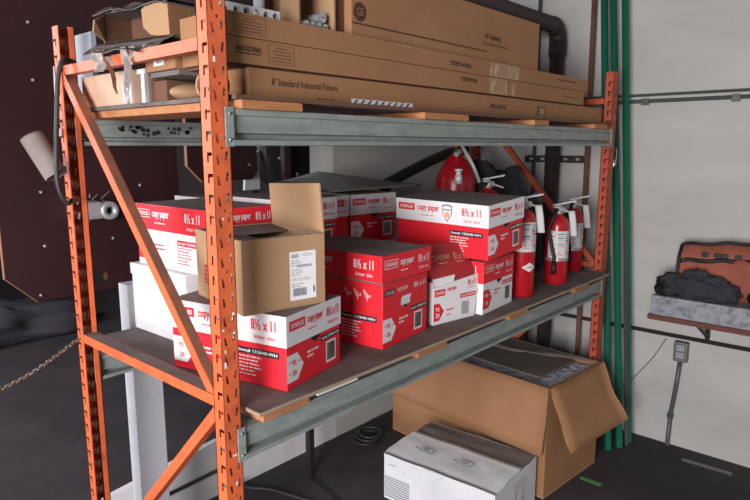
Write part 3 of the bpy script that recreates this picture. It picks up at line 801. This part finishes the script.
mb.sheet(G, .003, 'card_dust'); mb.build('flap', t, world=False)['label'] = 'dusty lower flap with ragged edge'
mb = MB(); G = []
for i in range(21):
    a = i / 20; y = -.01 + a * (tw + .02); d = rd.uniform(-1, 1)
    G.append([(.25, y, th_ + .002 + .006 * math.sin(a * 9)), (.08, y, th_ + .004 + .006 * math.sin(a * 13 + 1)), (-.004, y, th_ + .004 + .004 * math.sin(a * 17)), (-.022 + .008 * d, y + .005, th_ - .008 + .005 * math.sin(a * 11) + .004 * d)])
mb.sheet(G, .003, 'card_dust'); mb.build('flap', t, world=False)['label'] = 'dusty grey upper flap with torn edge'
for i, (y, w, dr, m, ln) in enumerate(((.245, .060, .060, 'film', .0), (.225, .014, .125, 'inkfaint', -.055), (.128, .028, .155, 'film', .0), (.098, .022, .050, 'film', .006), (.045, .024, .040, 'film', -.02))):
    mb = MB(); G = []
    for k_ in range(7):
        q = k_ / 6; z = -.022 - dr * q; sw = .006 * math.sin(k_ * 1.3 + i) + ln * q
        G.append([(-.052 - .006 * math.sin(k_ + i), y + sw - w / 2 * (1 - .45 * q), z), (-.054, y + sw + w / 2 * (1 - .45 * q), z - .004 * (k_ % 2))])
    mb.sheet(G, .0015, m); mb.build('tape_strip', t, world=False)
# dusty bundle under the torn carton, behind the brace
mb = MB(); mb.box((.062, .256, 2.010), (.60, .415, 2.078), 'card', bev=.005, mats={'+z': 'card_dust', '-z': 'card_dust'})
f = Face(mb, (.062, .415, 2.010), (0, -1, 0), (0, 0, 1)); f.rect(.05, .014, .105, .036, 'white'); f.rect(.065, .020, .095, .028, 'greyprint', 2)
mb.box((.075, .256, 1.996), (.50, .41, 2.0095), 'card_dust')
tag(mb.build('flat_carton'), 'low dusty brown carton with white sticker under the torn open carton', 'carton')
mb = MB(); mb.box((.07, .515, UZ), (.40, .86, 2.030), 'card_pink', bev=.004); f = Face(mb, (.07, .86, UZ), (0, -1, 0), (0, 0, 1)); f.rect(.285, 0.002, .345, .10, 'film')
tag(mb.build('pinkish_carton'), 'pinkish tan carton with smeared tape at the left end of the upper deck', 'carton')
mb = MB(); mb.box((.10, .37, UZ), (.40, .45, 1.991), 'card_dark', bev=.003); tag(mb.build('dark_gap_block'), 'dark block standing for the shaded gap beside the pinkish carton on the upper deck', 'carton')  # dark block painted in for the shade between its neighbours
mb = MB(); mb.box((.085, .458, 2.015), (.105, .512, 2.030), 'white', bev=.002); mb.box((.085, .468, UZ), (.100, .488, 2.015), 'white', bev=.002)
tag(mb.build('white_bracket'), 'white T-shaped bracket standing beside the pinkish carton', 'bracket')
mb = MB(); mb.blob((.17, .318, UZ + .025), (.09, .034, .026), 'card_light', .05, 4, flat=UZ); tag(mb.build('tan_bundle'), 'tan rounded paper bundle behind the near post on the upper deck', 'bundle')
mb = MB(); mb.box((.12, .90 - .02, UZ), (.14, 1.06, UZ + .26), 'bluecard', bev=.003); tag(mb.build('blue_sheet'), 'blue-grey sheet standing behind the rear left post', 'sheet')

# hanging cable, tube, chain
mb = MB()
K = [(.06, .838, 2.060), (.02, .82, 2.078), (-.012, .80, 2.070), (-.030, .80, 2.01), (-.040, .80, 1.92), (-.052, .80, 1.80), (-.058, .80, 1.69), (-.045, .80, 1.635), (-.025, .81, 1.615), (-.006, .83, 1.625)]
pts = []
for i in range(len(K) - 1):
    for q in range(5):
        p0 = Vector(K[max(i - 1, 0)]); p1_ = Vector(K[i]); p2_ = Vector(K[i + 1]); p3_ = Vector(K[min(i + 2, len(K) - 1)]); u = q / 5
        pts.append(.5 * ((2 * p1_) + (p2_ - p0) * u + (2 * p0 - 5 * p1_ + 4 * p2_ - p3_) * u * u + (3 * p1_ - p0 - 3 * p2_ + p3_) * u ** 3))
pts.append(Vector(K[-1]))
mb.tube(pts, .0075, 'cable', 10); tag(mb.build('black_cable'), 'black cable looped over the upper brace down the rear left post', 'cable')
t = thing('cardboard_tube', 'grey cardboard tube hanging aslant beside the rear left post', 'tube', (-.065, .86, 1.70))
a = Vector((-.088, .905, 1.835)); b = Vector((-.042, .845, 1.705)); mb = MB()
ax = (b - a).normalized()
mb.tube([a, b], .036, 'tubegrey', 24, cap=False); mb.tube([a + ax * .002, b - ax * .0], .033, 'tubegrey', 24, cap=False); mb.tube([a, a + ax * .004], .036, 'tubegrey', 24)
mb.tube([b - ax * .09, b - ax * .085], .0325, 'hole', 20)
q0 = ax.orthogonal().normalized(); q1 = ax.cross(q0)
mb.add([b + (q0 * math.cos(k * PI / 12) + q1 * math.sin(k * PI / 12)) * r for r in (.036, .033) for k in range(24)], [[k, (k + 1) % 24, 24 + (k + 1) % 24, 24 + k] for k in range(24)], 'tubegrey')
mb.build('tube_wall', t)
mb = MB(); ca_ = Vector((-.004, .868, 1.135)); cb_ = Vector((-.33, .88, 1.005)); n = 30
for i in range(n):
    u = (i + .5) / n; c = ca_.lerp(cb_, u) - Vector((0, 0, .02 * math.sin(PI * u))); tdir = (cb_ - ca_).normalized()
    up = Vector((0, 0, 1)) if i % 2 else Vector((0, 1, .2)); sd = (up - tdir * up.dot(tdir)).normalized()
    mb.tube([c + tdir * (.0105 * math.cos(q * PI / 5)) + sd * (.0055 * math.sin(q * PI / 5)) for q in range(10)], .0019, 'chain', 6, closed=True)
tag(mb.build('chain'), 'thin steel chain stretching left from the rear left post', 'chain')
mb = MB(); mb.tube([(-.012, .875, 1.85), (-.014, .872, 1.935), (-.010, .872, 2.06)], .003, 'paper', 6); mb.box((-.022, .864, 1.835), (-.004, .885, 1.862), 'paper', bev=.004)
tag(mb.build('white_wire'), 'white wire with a small knot on the rear left post', 'wire')

# ------------------------------------------------------------------ behind the rack, left
def plate_panel(label, x0, x1, y, zb, ch, zt, both=False, name='steel_hatch', lug=False, bolts=()):
    t = thing(name, label, 'steel panel', ((x0 + x1) / 2, y, zb), group=None)
    mb = MB(); P = [(x0, y, zt), (x0, y, zb + ch), (x0 + ch, y, zb), (x1 - (ch * .5 if both else 0), y, zb), (x1, y, zb + (ch * .5 if both else 0)), (x1, y, zt)]
    mb.prism(P, (0, .03, 0), 'maroon')
    e = .003
    mb.prism([(x0 - e, y - .001, zt), (x0 - e, y - .001, zb + ch), (x0, y - .001, zb + ch), (x0, y - .001, zt)], (0, .02, 0), 'edge')
    mb.prism([(x0 - e, y - .001, zb + ch), (x0 + ch, y - .001, zb - e), (x0 + ch, y - .001, zb), (x0, y - .001, zb + ch + .001)], (0, .02, 0), 'edge')
    if lug:
        rd = random.Random(11)
        for k_ in range(14):
            a = rd.uniform(0, 2 * PI); r_ = rd.uniform(.05, .10); c = Vector((.36 + r_ * math.cos(a), 1.5985, 1.51 + r_ * math.sin(a))); l_ = rd.uniform(.02, .07); an = rd.uniform(.6, 2.5)
            dv = Vector((math.cos(an), 0, math.sin(an))) * l_; w_ = Vector((.004, 0, 0)); mb.poly([c - w_, c + w_, c + dv + w_ * .3, c + dv - w_ * .3], 'scratch')
        mb.poly([(.405 + .03 * math.cos(q * PI / 8), 1.5985, 1.184 + .03 * math.sin(q * PI / 8)) for q in range(16)], 'hole')
        mb.poly([(.43 + .012 * math.cos(q * PI / 8), 1.598, 1.184 + .02 * math.sin(q * PI / 8)) for q in range(16)], 'rust')
    mb.build('plate', t)
    for bx, bz in bolts:
        mb = MB(); T = Matrix.Translation((bx, y, bz)) @ Matrix.Rotation(PI / 2, 4, 'X')
        mb.lathe([(.009, 0), (.009, .004), (.006, .008), (0, .008)], 'bolt', 10, T); mb.build('bolt', t)
    return t
t = plate_panel('large maroon steel panel with bolts and a grey lug behind the rear left post', .0, .845, 1.6, 1.118, .12, 3.999, lug=True,
    bolts=((.185, 2.32), (.184, 2.083), (.175, 1.604), (.171, 1.364), (.136, 1.145), (.635, 1.614), (.481, 1.365), (.18, 1.85), (.64, 1.90), (.70, 1.86)))
mb = MB()
lc = Vector((.405, 1.52, 1.515))
mb.box((.30, 1.50, 1.472), (.405, 1.598, 1.556), 'lug', bev=.02)
T = Matrix.Translation((.43, 1.50, 1.510)) @ Matrix.Rotation(PI / 2, 4, 'X')
mb.lathe([(.018, -.06), (.040, -.06), (.043, -.05), (.043, 0), (.040, .008), (.018, .008), (.018, -.06)], 'lug', 24, T)
mb.lathe([(0, -.03), (.018, -.03)], 'hole', 16, T)
mb.build('lug', t)['label'] = 'grey cast metal lug with a hole'
plate_panel('smaller maroon steel panel with slanted lower corners above the red-lidded carton', .905, 1.36, 1.6, 1.615, .085, 3.999, True, bolts=((1.30, 1.70),))
t = thing('round_machine', 'dark round machine part behind the rack, left of the white wall', 'machine', (1.70, 1.71, 0))
mb = MB(); T = Matrix.Translation((1.70, 1.62, 1.80)) @ Matrix.Rotation(-PI / 2, 4, 'X')
mb.lathe([(0, 0), (.25, 0), (.27, .02), (.27, .16), (.25, .18), (0, .18)], 'machine', 40, T)
mb.box((1.62, 1.65, 0), (1.78, 1.78, 1.6), 'machine'); mb.build('drum', t)
for q in range(6):
    mb = MB(); mb.lathe([(.014, 0), (.014, -.01), (0, -.01)], 'bolt', 10, Matrix.Translation((1.70 + .17 * math.cos(q * PI / 3 + .4), 1.62, 1.80 + .17 * math.sin(q * PI / 3 + .4))) @ Matrix.Rotation(-PI / 2, 4, 'X')); mb.build('bolt', t)
mb = MB(); mb.box((1.50, 1.52, 0), (1.545, 1.56, 3.4), 'maroon', bev=.004); tag(mb.build('steel_post'), 'thin maroon steel post in front of the dark round machine', 'post')
mb = MB(); mb.prism([(1.31, 1.66, 1.55), (1.42, 1.66, 1.55), (1.42, 1.66, 1.78), (1.38, 1.66, 1.74), (1.32, 1.66, 1.66)], (0, .02, 0), 'greypost'); mb.box((1.36, 1.665, 0), (1.41, 1.68, 1.55), 'machine'); tag(mb.build('grey_plate'), 'pale grey plate standing beside the thin maroon post', 'plate')
mb = MB(); mb.box((.245, 1.0, 0), (.372, 1.075, 1.262), 'greypost', bev=.004)
tag(mb.build('wooden_post'), 'short grey-white painted post standing behind the lower shelf', 'post')
mb = MB()
mb.blob((.75, 5.1, .10), (.95, .40, .24), 'tarp', .35, 2, nu=48, nv=24, freq=1.7, flat=.001)
tag(mb.build('tarp_heap'), 'dark blue-grey tarp heap on the floor beyond the maroon panel', 'tarp')

# ------------------------------------------------------------------ under the rack
mb = MB(); mb.box((1.232, 1.05, 0), (1.268, 1.085, 1.0), 'machine', bev=.003); mb.box((1.05, .62, 0), (1.085, .63, .0), 'machine') if False else None
mb.slab([(1.23, 1.05, .001), (1.268, 1.05, .001), (1.185, .72, .001), (1.15, .73, .001)], .02, 'machine')
tag(mb.build('steel_stand'), 'thin dark steel stand with a floor foot under the lower shelf', 'stand')
mb = MB(); mb.tube([(.42, WY - .012, .135), (1.0, WY - .012, .15), (1.62, WY - .012, .17)], .010, 'conduit', 8); tag(mb.build('curb_line'), 'dark thin line running along the white curb', 'conduit')  # thin dark line drawn along the front of the curb
mb = MB(); mb.tube([(.80, 1.262, .10), (.86, 1.24, .05), (.93, 1.20, .012), (1.0, 1.10, .009), (1.05, .92, .009), (1.10, .75, .009)], .008, 'cable', 8); tag(mb.build('floor_cable'), 'black cable trailing on the floor under the rack', 'cable')
mb = MB()
for k_ in range(3): mb.tube([(1.74 + .07 * math.cos(q * PI / 8) + .02 * k_, 1.10 + .07 * math.sin(q * PI / 8), .014 + .016 * k_) for q in range(16)], .008, 'cable', 8, closed=True)
tag(mb.build('cable_coil'), 'small coil of black cable on the floor beside the big brown carton', 'cable')

mb = MB(); mb.tube([(2.590, -.008, 1.790), (2.608, -.008, 1.775), (2.596, -.008, 1.700), (2.573, -.008, 1.690), (2.572, -.008, 1.73)], .003, 'steel', 6); tag(mb.build('wire_hook'), 'small bent wire hook on the far front post', 'hook')

# big brown carton under the shelf
t = thing('big_carton', 'big open brown carton of bubble wrap on the floor under the shelf', 'carton', (1.886, -.012, .001), (0, 0, deg(-5)))
bw, bl, bh, th = .552, 1.10, .605, .008
mb = MB(); mb.box((0, 0, 0), (bw, bl, th), 'card_light')
mb.box((0, 0, th), (bw, th, bh), 'card'); mb.box((0, bl - th, th), (bw, bl, bh), 'card')
mb.box((0, th, th), (th, bl - th, bh), 'card'); mb.box((bw - th, th, th), (bw, bl - th, bh), 'card')
f = Face(mb, (0, 0, 0), (1, 0, 0), (0, 0, 1))
for k_ in range(4): f.tiny(.28, .18 - k_ * .018, .10, 1, 'tape', h=.005, seed=k_); f.tiny(.42, .19 - k_ * .018, .09, 1, 'tape', h=.005, seed=k_ + 9)
mb.build('body', t, world=False)
def flapgrid(P00, P01, P10, P11, bulge, m, thick=.006, n=7, seed=1):
    P00, P01, P10, P11 = map(Vector, (P00, P01, P10, P11)); G = []
    nrm = (P01 - P00).cross(P10 - P00).normalized()
    for i in range(n + 1):
        row = []
        for j in range(n + 1):
            a, b = i / n, j / n
            p = P00.lerp(P01, b).lerp(P10.lerp(P11, b), a)
            p = p + nrm * (bulge * math.sin(a * PI) * (.6 + .4 * b) + .010 * noise.noise(Vector((a * 3 + seed, b * 3, seed))))
            row.append(p)
        G.append(row)
    mb = MB(); mb.sheet(G, thick, m); return mb
flapgrid((-.002, 0, bh), (-.002, bl, bh), (-.060, -.01, bh - .345), (-.085, bl + .02, bh - .315), -.012, 'card').build('flap', t, world=False)['label'] = 'long flap folded down over the left side'
flapgrid((.01, -.003, bh), (bw + .02, -.003, bh), (.050, -.11, bh - .325), (bw + .050, -.15, bh - .305), .014, 'card', seed=4).build('flap', t, world=False)['label'] = 'creased flap hanging out over the front'
flapgrid((bw, .02, bh + .002), (bw, bl, bh + .002), (bw * .60, .42, bh + .012), (bw * .55, bl, bh + .012), .004, 'darkboard', seed=7).build('flap', t, world=False)['label'] = 'dark dusty flap lying over the opening'
mb = MB(); G = [[(.010 + (bw - .02) * i / 30, .012 + (bl - .03) * j / 46, bh - .030 + .016 * noise.noise(Vector((i * .55, j * .55, 3))) + .010 * noise.noise(Vector((i * 1.3, j * 1.3, 7)))) for j in range(47)] for i in range(31)]
mb.sheet(G, -.004, 'bubble'); mb.build('bubble_wrap', t, world=False)['label'] = 'glossy bubble wrap filling'
mb = MB(); mb.box((.115, .12, bh - .016), (bw * .84, .85, bh - .004), 'darkboard', bev=.004); mb.build('inner_sheet', t, world=False)['label'] = 'dark panel lying on the bubble wrap'

# white box in front of it
t = thing('white_carton', 'worn white carton with creased lid on the floor beside the big brown carton', 'carton', (1.392, -.012, .001), (0, 0, deg(3.5)))
ww, wl, hh = .458, .63, .256
mb = MB(); mb.box((0, 0, 0), (ww, wl, hh - .012), 'whitebox', bev=.003)
g = Face(mb, (0, wl, 0), (0, -1, 0), (0, 0, 1)); f = Face(mb, (0, 0, 0), (1, 0, 0), (0, 0, 1))
g.tiny(.03, .20, .05, 1, 'greyprint', h=.007)
for k_ in range(9): g.rect(.0 + .004, .018 + k_ * .013, .16, .024 + k_ * .013, 'shield')
for (a, b, c_, d_) in ((.30, .20, .36, .24), (.40, .13, .47, .17), (.12, .17, .14, .20)): g.poly([(a, b), (a + .003, b), (c_ + .003, d_), (c_, d_)], 'greyprint')
[f.poly([(.10 + q * .09, .06), (.125 + q * .09, .06), (.15 + q * .09, .15 + .02 * q), (.135 + q * .09, .15)], 'greyprint') for q in range(3)]; f.tiny(.2, .2, .12, 3, 'greyprint', h=.006, gap=.02)
mb.build('body', t, world=False)
mb = flapgrid((-.002, -.002, hh - .010), (-.002, wl, hh - .010), (ww * .60, -.004, hh + .004), (ww * .62, wl, hh + .006), -.004, 'whitebox', .004, 10, 3)
ff = Face(mb, (0, wl, hh + .0125), (0, -1, 0), (1, 0, 0), lift=-.0012)
ff.n = Vector((0, 0, 1)); ff.lift = .001
for (a, b) in ((.14, .10), (.36, .11)):
    ff.rect(a, b, a + .08, b + .05, 'greyprint'); ff.rect(a + .006, b + .006, a + .074, b + .044, 'whitebox', 2); ff.rect(a + .02, b + .012, a + .055, b + .036, 'greyprint', 3); ff.poly([(a - .03, b + .02), (a - .01, b + .01), (a - .01, b + .03)], 'shield')
mb.build('lid_flap', t, world=False)['label'] = 'creased top flap with grey print'
mb = flapgrid((ww + .002, 0, hh - .008), (ww + .002, wl, hh - .008), (ww * .60, 0, hh - .006), (ww * .60, wl, hh - .002), .004, 'card_dust', .004, 8, 6); mb.build('lid_flap', t, world=False)['label'] = 'dusty rear top flap'

mb = MB(); mb.box((2.205, -.185, .0005), (2.235, -.07, .003), 'greentape'); tag(mb.build('green_tape'), 'short strip of green tape on the dark floor by the big carton', 'tape')
mb = MB(); mb.slab([(2.79, -.43, .001), (2.825, -.425, .001), (2.835, -.68, .001), (2.80, -.69, .001)], .006, 'scrap'); tag(mb.build('pale_strip'), 'pale flat strip lying on the floor near the right wall', 'strip')

# ------------------------------------------------------------------ pipes along the right wall
PT = 3.6
def pipe(name, label, cat, pts, r, m, group=None, n=16):
    mb = MB(); mb.tube(pts, r, m, n); return tag(mb.build(name), label, cat, group)
def lean(b, y235, x235):
    b = Vector((b[0], b[1], 0)); q = Vector((x235, y235, 2.35)); d = q - b
    k_ = 3.0 / 2.35
    return [b, b + d * k_]
pipe('green_pipe', 'green plastic pipe leaning on the wall, leftmost of three behind the far post', 'pipe', lean((2.64, -.06), .172, 2.80), .0195, 'green', 'green pipes at the right wall')
pipe('green_pipe', 'green plastic pipe leaning on the wall, middle of three behind the far post', 'pipe', lean((2.715, -.10), .125, 2.82), .0195, 'green', 'green pipes at the right wall')
pipe('green_pipe', 'green plastic pipe leaning on the wall, rightmost of three and clear of the post', 'pipe', lean((2.82, -.115), .066, 2.84), .0195, 'green', 'green pipes at the right wall')
pipe('steel_rod', 'thin dark steel rod between the green pipes', 'rod', [(2.772, -.122, 0), (2.862, .088, 2.44)], .011, 'conduit')
t = thing('drain_pipe', 'thick black iron pipe with an elbow by the right wall', 'pipe', (2.85, .49, 0))
mb = MB(); mb.tube([(2.85, .49, 0), (2.85, .49, 2.45)], .046, 'ironpipe', 24); mb.tube([(2.85, .49, 2.36), (2.85, .49, 2.45)], .054, 'ironpipe', 24); mb.build('riser', t)
mb = MB(); E_ = [(2.85 - .085 + .085 * math.cos(a * PI / 16), .49, 2.45 + .085 * math.sin(a * PI / 16)) for a in range(9)]; mb.tube(E_, .052, 'ironpipe', 24); mb.build('elbow', t)
mb = MB(); mb.tube([(2.765, .49, 2.535), (1.0, .49, 2.535)], .046, 'ironpipe', 24); mb.build('branch', t)
pipe('brown_pipe', 'thin rusty brown pipe rising left of the green pipes', 'pipe', [(2.90, .268, 0), (2.90, .300, PT)], .016, 'copper')
pipe('thin_conduit', 'thin dark conduit between the iron pipe and the big brown carton', 'conduit', [(2.93, .66, .0), (2.93, .66, PT)], .012, 'conduit')
def wallrun(name, label, z, r, m, y0=WY, y1=-3.2, clips=(), x=2.945):
    t = thing(name, label, 'conduit', (x, (y0 + y1) / 2, z))
    mb = MB(); mb.tube([(x, y0, z), (x, y1, z)], r, m, 12); mb.build('run', t)
    for y in clips:
        mb = MB(); mb.box((x - r - .003, y - .02, z - r - .012), (WX, y + .02, z + r + .004), m, bev=.002); mb.build('clip', t)
wallrun('wall_conduit', 'upper one of two thin dark conduits across the right wall', 2.100, .008, 'conduit')
wallrun('wall_conduit', 'lower one of two thin dark conduits across the right wall, with clips', 2.065, .011, 'conduit', clips=(-.03, -.50))
wallrun('wall_pipe', 'dark horizontal pipe across the right wall below the wall shelf', .690, .012, 'ironpipe')
mb = MB(); mb.box((2.915, .30, 1.70), (WX - .001, .72, 1.745), 'ironpipe', bev=.002); fs = Face(mb, (2.915, .72, 1.70), (0, -1, 0), (0, 0, 1))
for k_ in range(5): fs.poly([(.05 + k_ * .08 + .014 * math.cos(q * PI / 5), .0225 + .009 * math.sin(q * PI / 5)) for q in range(10)], 'steel')
tag(mb.build('wall_strut'), 'dark slotted metal strut on the right wall behind the iron pipe', 'strut')
# outlet on a conduit
t = thing('wall_outlet', 'dark electrical outlet box on a conduit stub above the floor', 'outlet', (2.95, -.33, 0))
mb = MB(); mb.tube([(2.935, -.309, 0), (2.938, -.312, .20), (2.936, -.330, .38), (2.936, -.342, .56)], .013, 'conduit', 12); mb.tube([(2.936, -.311, .18), (2.936, -.312, .205)], .018, 'conduit', 12); mb.build('conduit', t)
mb = MB(); mb.box((2.912, -.380, .545), (WX - .001, -.304, .665), 'outlet', bev=.006)
fc = Face(mb, (2.912, -.304, .545), (0, -1, 0), (0, 0, 1))
for v in (.025, .070): fc.rect(.018, v, .058, v + .032, 'greyprint'); fc.rect(.028, v + .012, .032, v + .026, 'black', 2); fc.rect(.044, v + .012, .048, v + .026, 'black', 2)
mb.build('box', t)
mb = MB(); mb.tube([(2.93, .17, .004), (2.948, .15, .08), (2.952, .13, .16), (2.952, .02, .26), (2.952, -.08, .37), (2.952, -.18, .52), (2.952, -.25, .66)], .0025, 'conduit', 6); tag(mb.build('thin_wire'), 'thin grey wire drooping across the right wall to the floor', 'wire')

# ------------------------------------------------------------------ wall shelf with the bag
t = thing('wall_shelf', 'reddish brown wall shelf holding a grey slab and bag at right', 'shelf', (2.79, -.75, .85))
mb = MB(); mb.box((2.64, -1.35, .848), (WX - .001, -.225, .876), 'shelfred', bev=.003); mb.build('board', t)
for y in (-.47, -1.15):
    mb = MB(); mb.box((2.69, y - .012, .838), (2.952, y + .012, .847), 'machine'); mb.box((2.945, y - .012, .70), (2.956, y + .012, .847), 'machine'); mb.slab([(2.70, y - .01, .838), (2.715, y - .01, .838), (2.953, y - .01, .72), (2.953, y - .01, .71)], .02, 'machine'); mb.build('bracket', t)
mb = MB(); mb.box((2.645, -1.30, .877), (2.94, -.238, .986), 'slab', bev=.006); tag(mb.build('grey_slab'), 'speckled grey slab on the reddish wall shelf', 'slab')
t = thing('tool_bag', 'salmon canvas tool bag with black trim on the grey slab', 'bag', (2.84, -.62, .987))
mb = MB(); G = []
n = 24
for i in range(n + 1):
    u = i / n; y = -.335 - u * .58
    top = 1.255 + .030 * math.sin(u * PI) + .010 * noise.noise(Vector((u * 6, 0, 0))); row = []
    for (px, pz) in ((2.77, .988), (2.755, .95 + .12), (2.775, top - .06), (2.81, top), (2.86, top), (2.90, top - .05), (2.925, .988)):
        row.append((px + .010 * noise.noise(Vector((u * 7, pz * 9, 2))), y, pz + .006 * noise.noise(Vector((u * 9, px * 9, 5)))))
    G.append(row)
mb.sheet(G, .004, 'bag')
for y_, r0 in ((-.335, G[0]), (-.915, G[-1])): mb.poly(r0, 'bag')
mb.build('body', t)
mb = MB(); mb.tube([Vector(g[3]) + Vector((-.008, 0, .008)) for g in G], .009, 'rubber', 8); mb.tube([Vector(g[2]) + Vector((-.006, 0, -.022)) for g in G[:18]], .012, 'rubber', 8); mb.tube([Vector(G[0][k_]) + Vector((-.004, .004, 0)) for k_ in range(7)], .010, 'rubber', 8); mb.build('trim', t)['label'] = 'black edge trim'
for y in (-.46, -.52, -.555, -.62):
    mb = MB(); mb.box((2.762, y - .016, 1.212), (2.775, y + .016, 1.238), 'rubber', bev=.003); mb.build('loop', t)
mb = MB(); G = []
for i in range(13):
    u = i / 12; row = []
    for j in range(8):
        v = j / 7; row.append((2.748 - .03 * v - .02 * math.sin(u * 9) * v, -.60 - u * .24 - .10 * v, 1.235 - .03 * (1 - u) - .17 * v + .012 * math.sin(u * 12 + v * 3)))
    G.append(row)
mb.sheet(G, .004, 'bag'); mb.build('flap', t)['label'] = 'salmon flap folded forward'
mb = MB(); mb.blob((2.70, -.44, 1.055), (.072, .150, .080), 'cloth', .45, 6, 44, 26, 2.6, flat=.987); mb.blob((2.70, -.56, 1.035), (.06, .09, .06), 'cloth', .4, 9, 32, 20, 2.4, flat=.987)
tag(mb.build('dark_cloth'), 'crumpled dark blue cloth in front of the salmon bag', 'cloth')
mb = MB(); mb.blob((2.715, -.300, 1.03), (.055, .062, .075), 'rubber', .35, 12, 28, 18, 2.6, flat=.987); tag(mb.build('black_pouch'), 'small black pouch at the left end of the grey slab', 'pouch')
mb = MB(); mb.blob((2.715, -.745, 1.035), (.05, .055, .05), 'rubber', .15, 15, 24, 16, 2., flat=.987); tag(mb.build('dark_bundle'), 'dark rounded bundle right of the crumpled blue cloth', 'bundle')

# ------------------------------------------------------------------ light: open door at the left, two added fill lamps, weak daylight all round
def area(name, loc, target, sx, sy, power, col):
    ld = bpy.data.lights.new(name, 'AREA'); ld.shape = 'RECTANGLE'; ld.size = sx; ld.size_y = sy; ld.energy = power; ld.color = col
    o = bpy.data.objects.new(name, ld); COL.objects.link(o); o.location = loc
    o.rotation_euler = (Vector(target) - Vector(loc)).to_track_quat('-Z', 'Y').to_euler(); return o
area('door_daylight', (-3.6, -1.5, 1.7), (.8, .3, 1.2), 1.8, 1.8, 262, (1, .97, .97))
area('front_fill', (.6, -4.6, 2.6), (1.8, .3, 1.2), 3.2, 2.2, 10, (.97, .98, 1))  # added fill lamp from the front, no visible source
area('rear_fill', (-2.2, 3.9, 2.4), (.3, 2.9, 0), 1.6, 1.6, 120, (.97, .96, 1))  # added lamp that brightens the floor at the left rear
wd = bpy.data.worlds.new('World'); scn.world = wd; wd.use_nodes = True
bg = wd.node_tree.nodes['Background']; bg.inputs['Color'].default_value = (.75, .72, .80, 1); bg.inputs['Strength'].default_value = .075

# ------------------------------------------------------------------ camera
cd = bpy.data.cameras.new('camera'); cam = bpy.data.objects.new('camera', cd); COL.objects.link(cam)
yaw, pitch = .7275, -.1676
F = Vector((math.cos(yaw) * math.cos(pitch), math.sin(yaw) * math.cos(pitch), math.sin(pitch)))
R_ = Vector((math.sin(yaw), -math.cos(yaw), 0)); U_ = R_.cross(F)
Mx = Matrix((R_, U_, -F)).transposed().to_4x4(); Mx.translation = (-.8534, -1.2859, 1.80)
cam.matrix_world = Mx
cd.sensor_width = 36; cd.lens = 608.8 * 36 / 750; cd.clip_start = .05
scn.camera = cam
vs = scn.view_settings
scn.display_settings.display_device = 'sRGB'
vs.view_transform = 'Standard'; vs.look = 'None'; vs.exposure = .35; vs.gamma = 1.; vs.use_curve_mapping = False
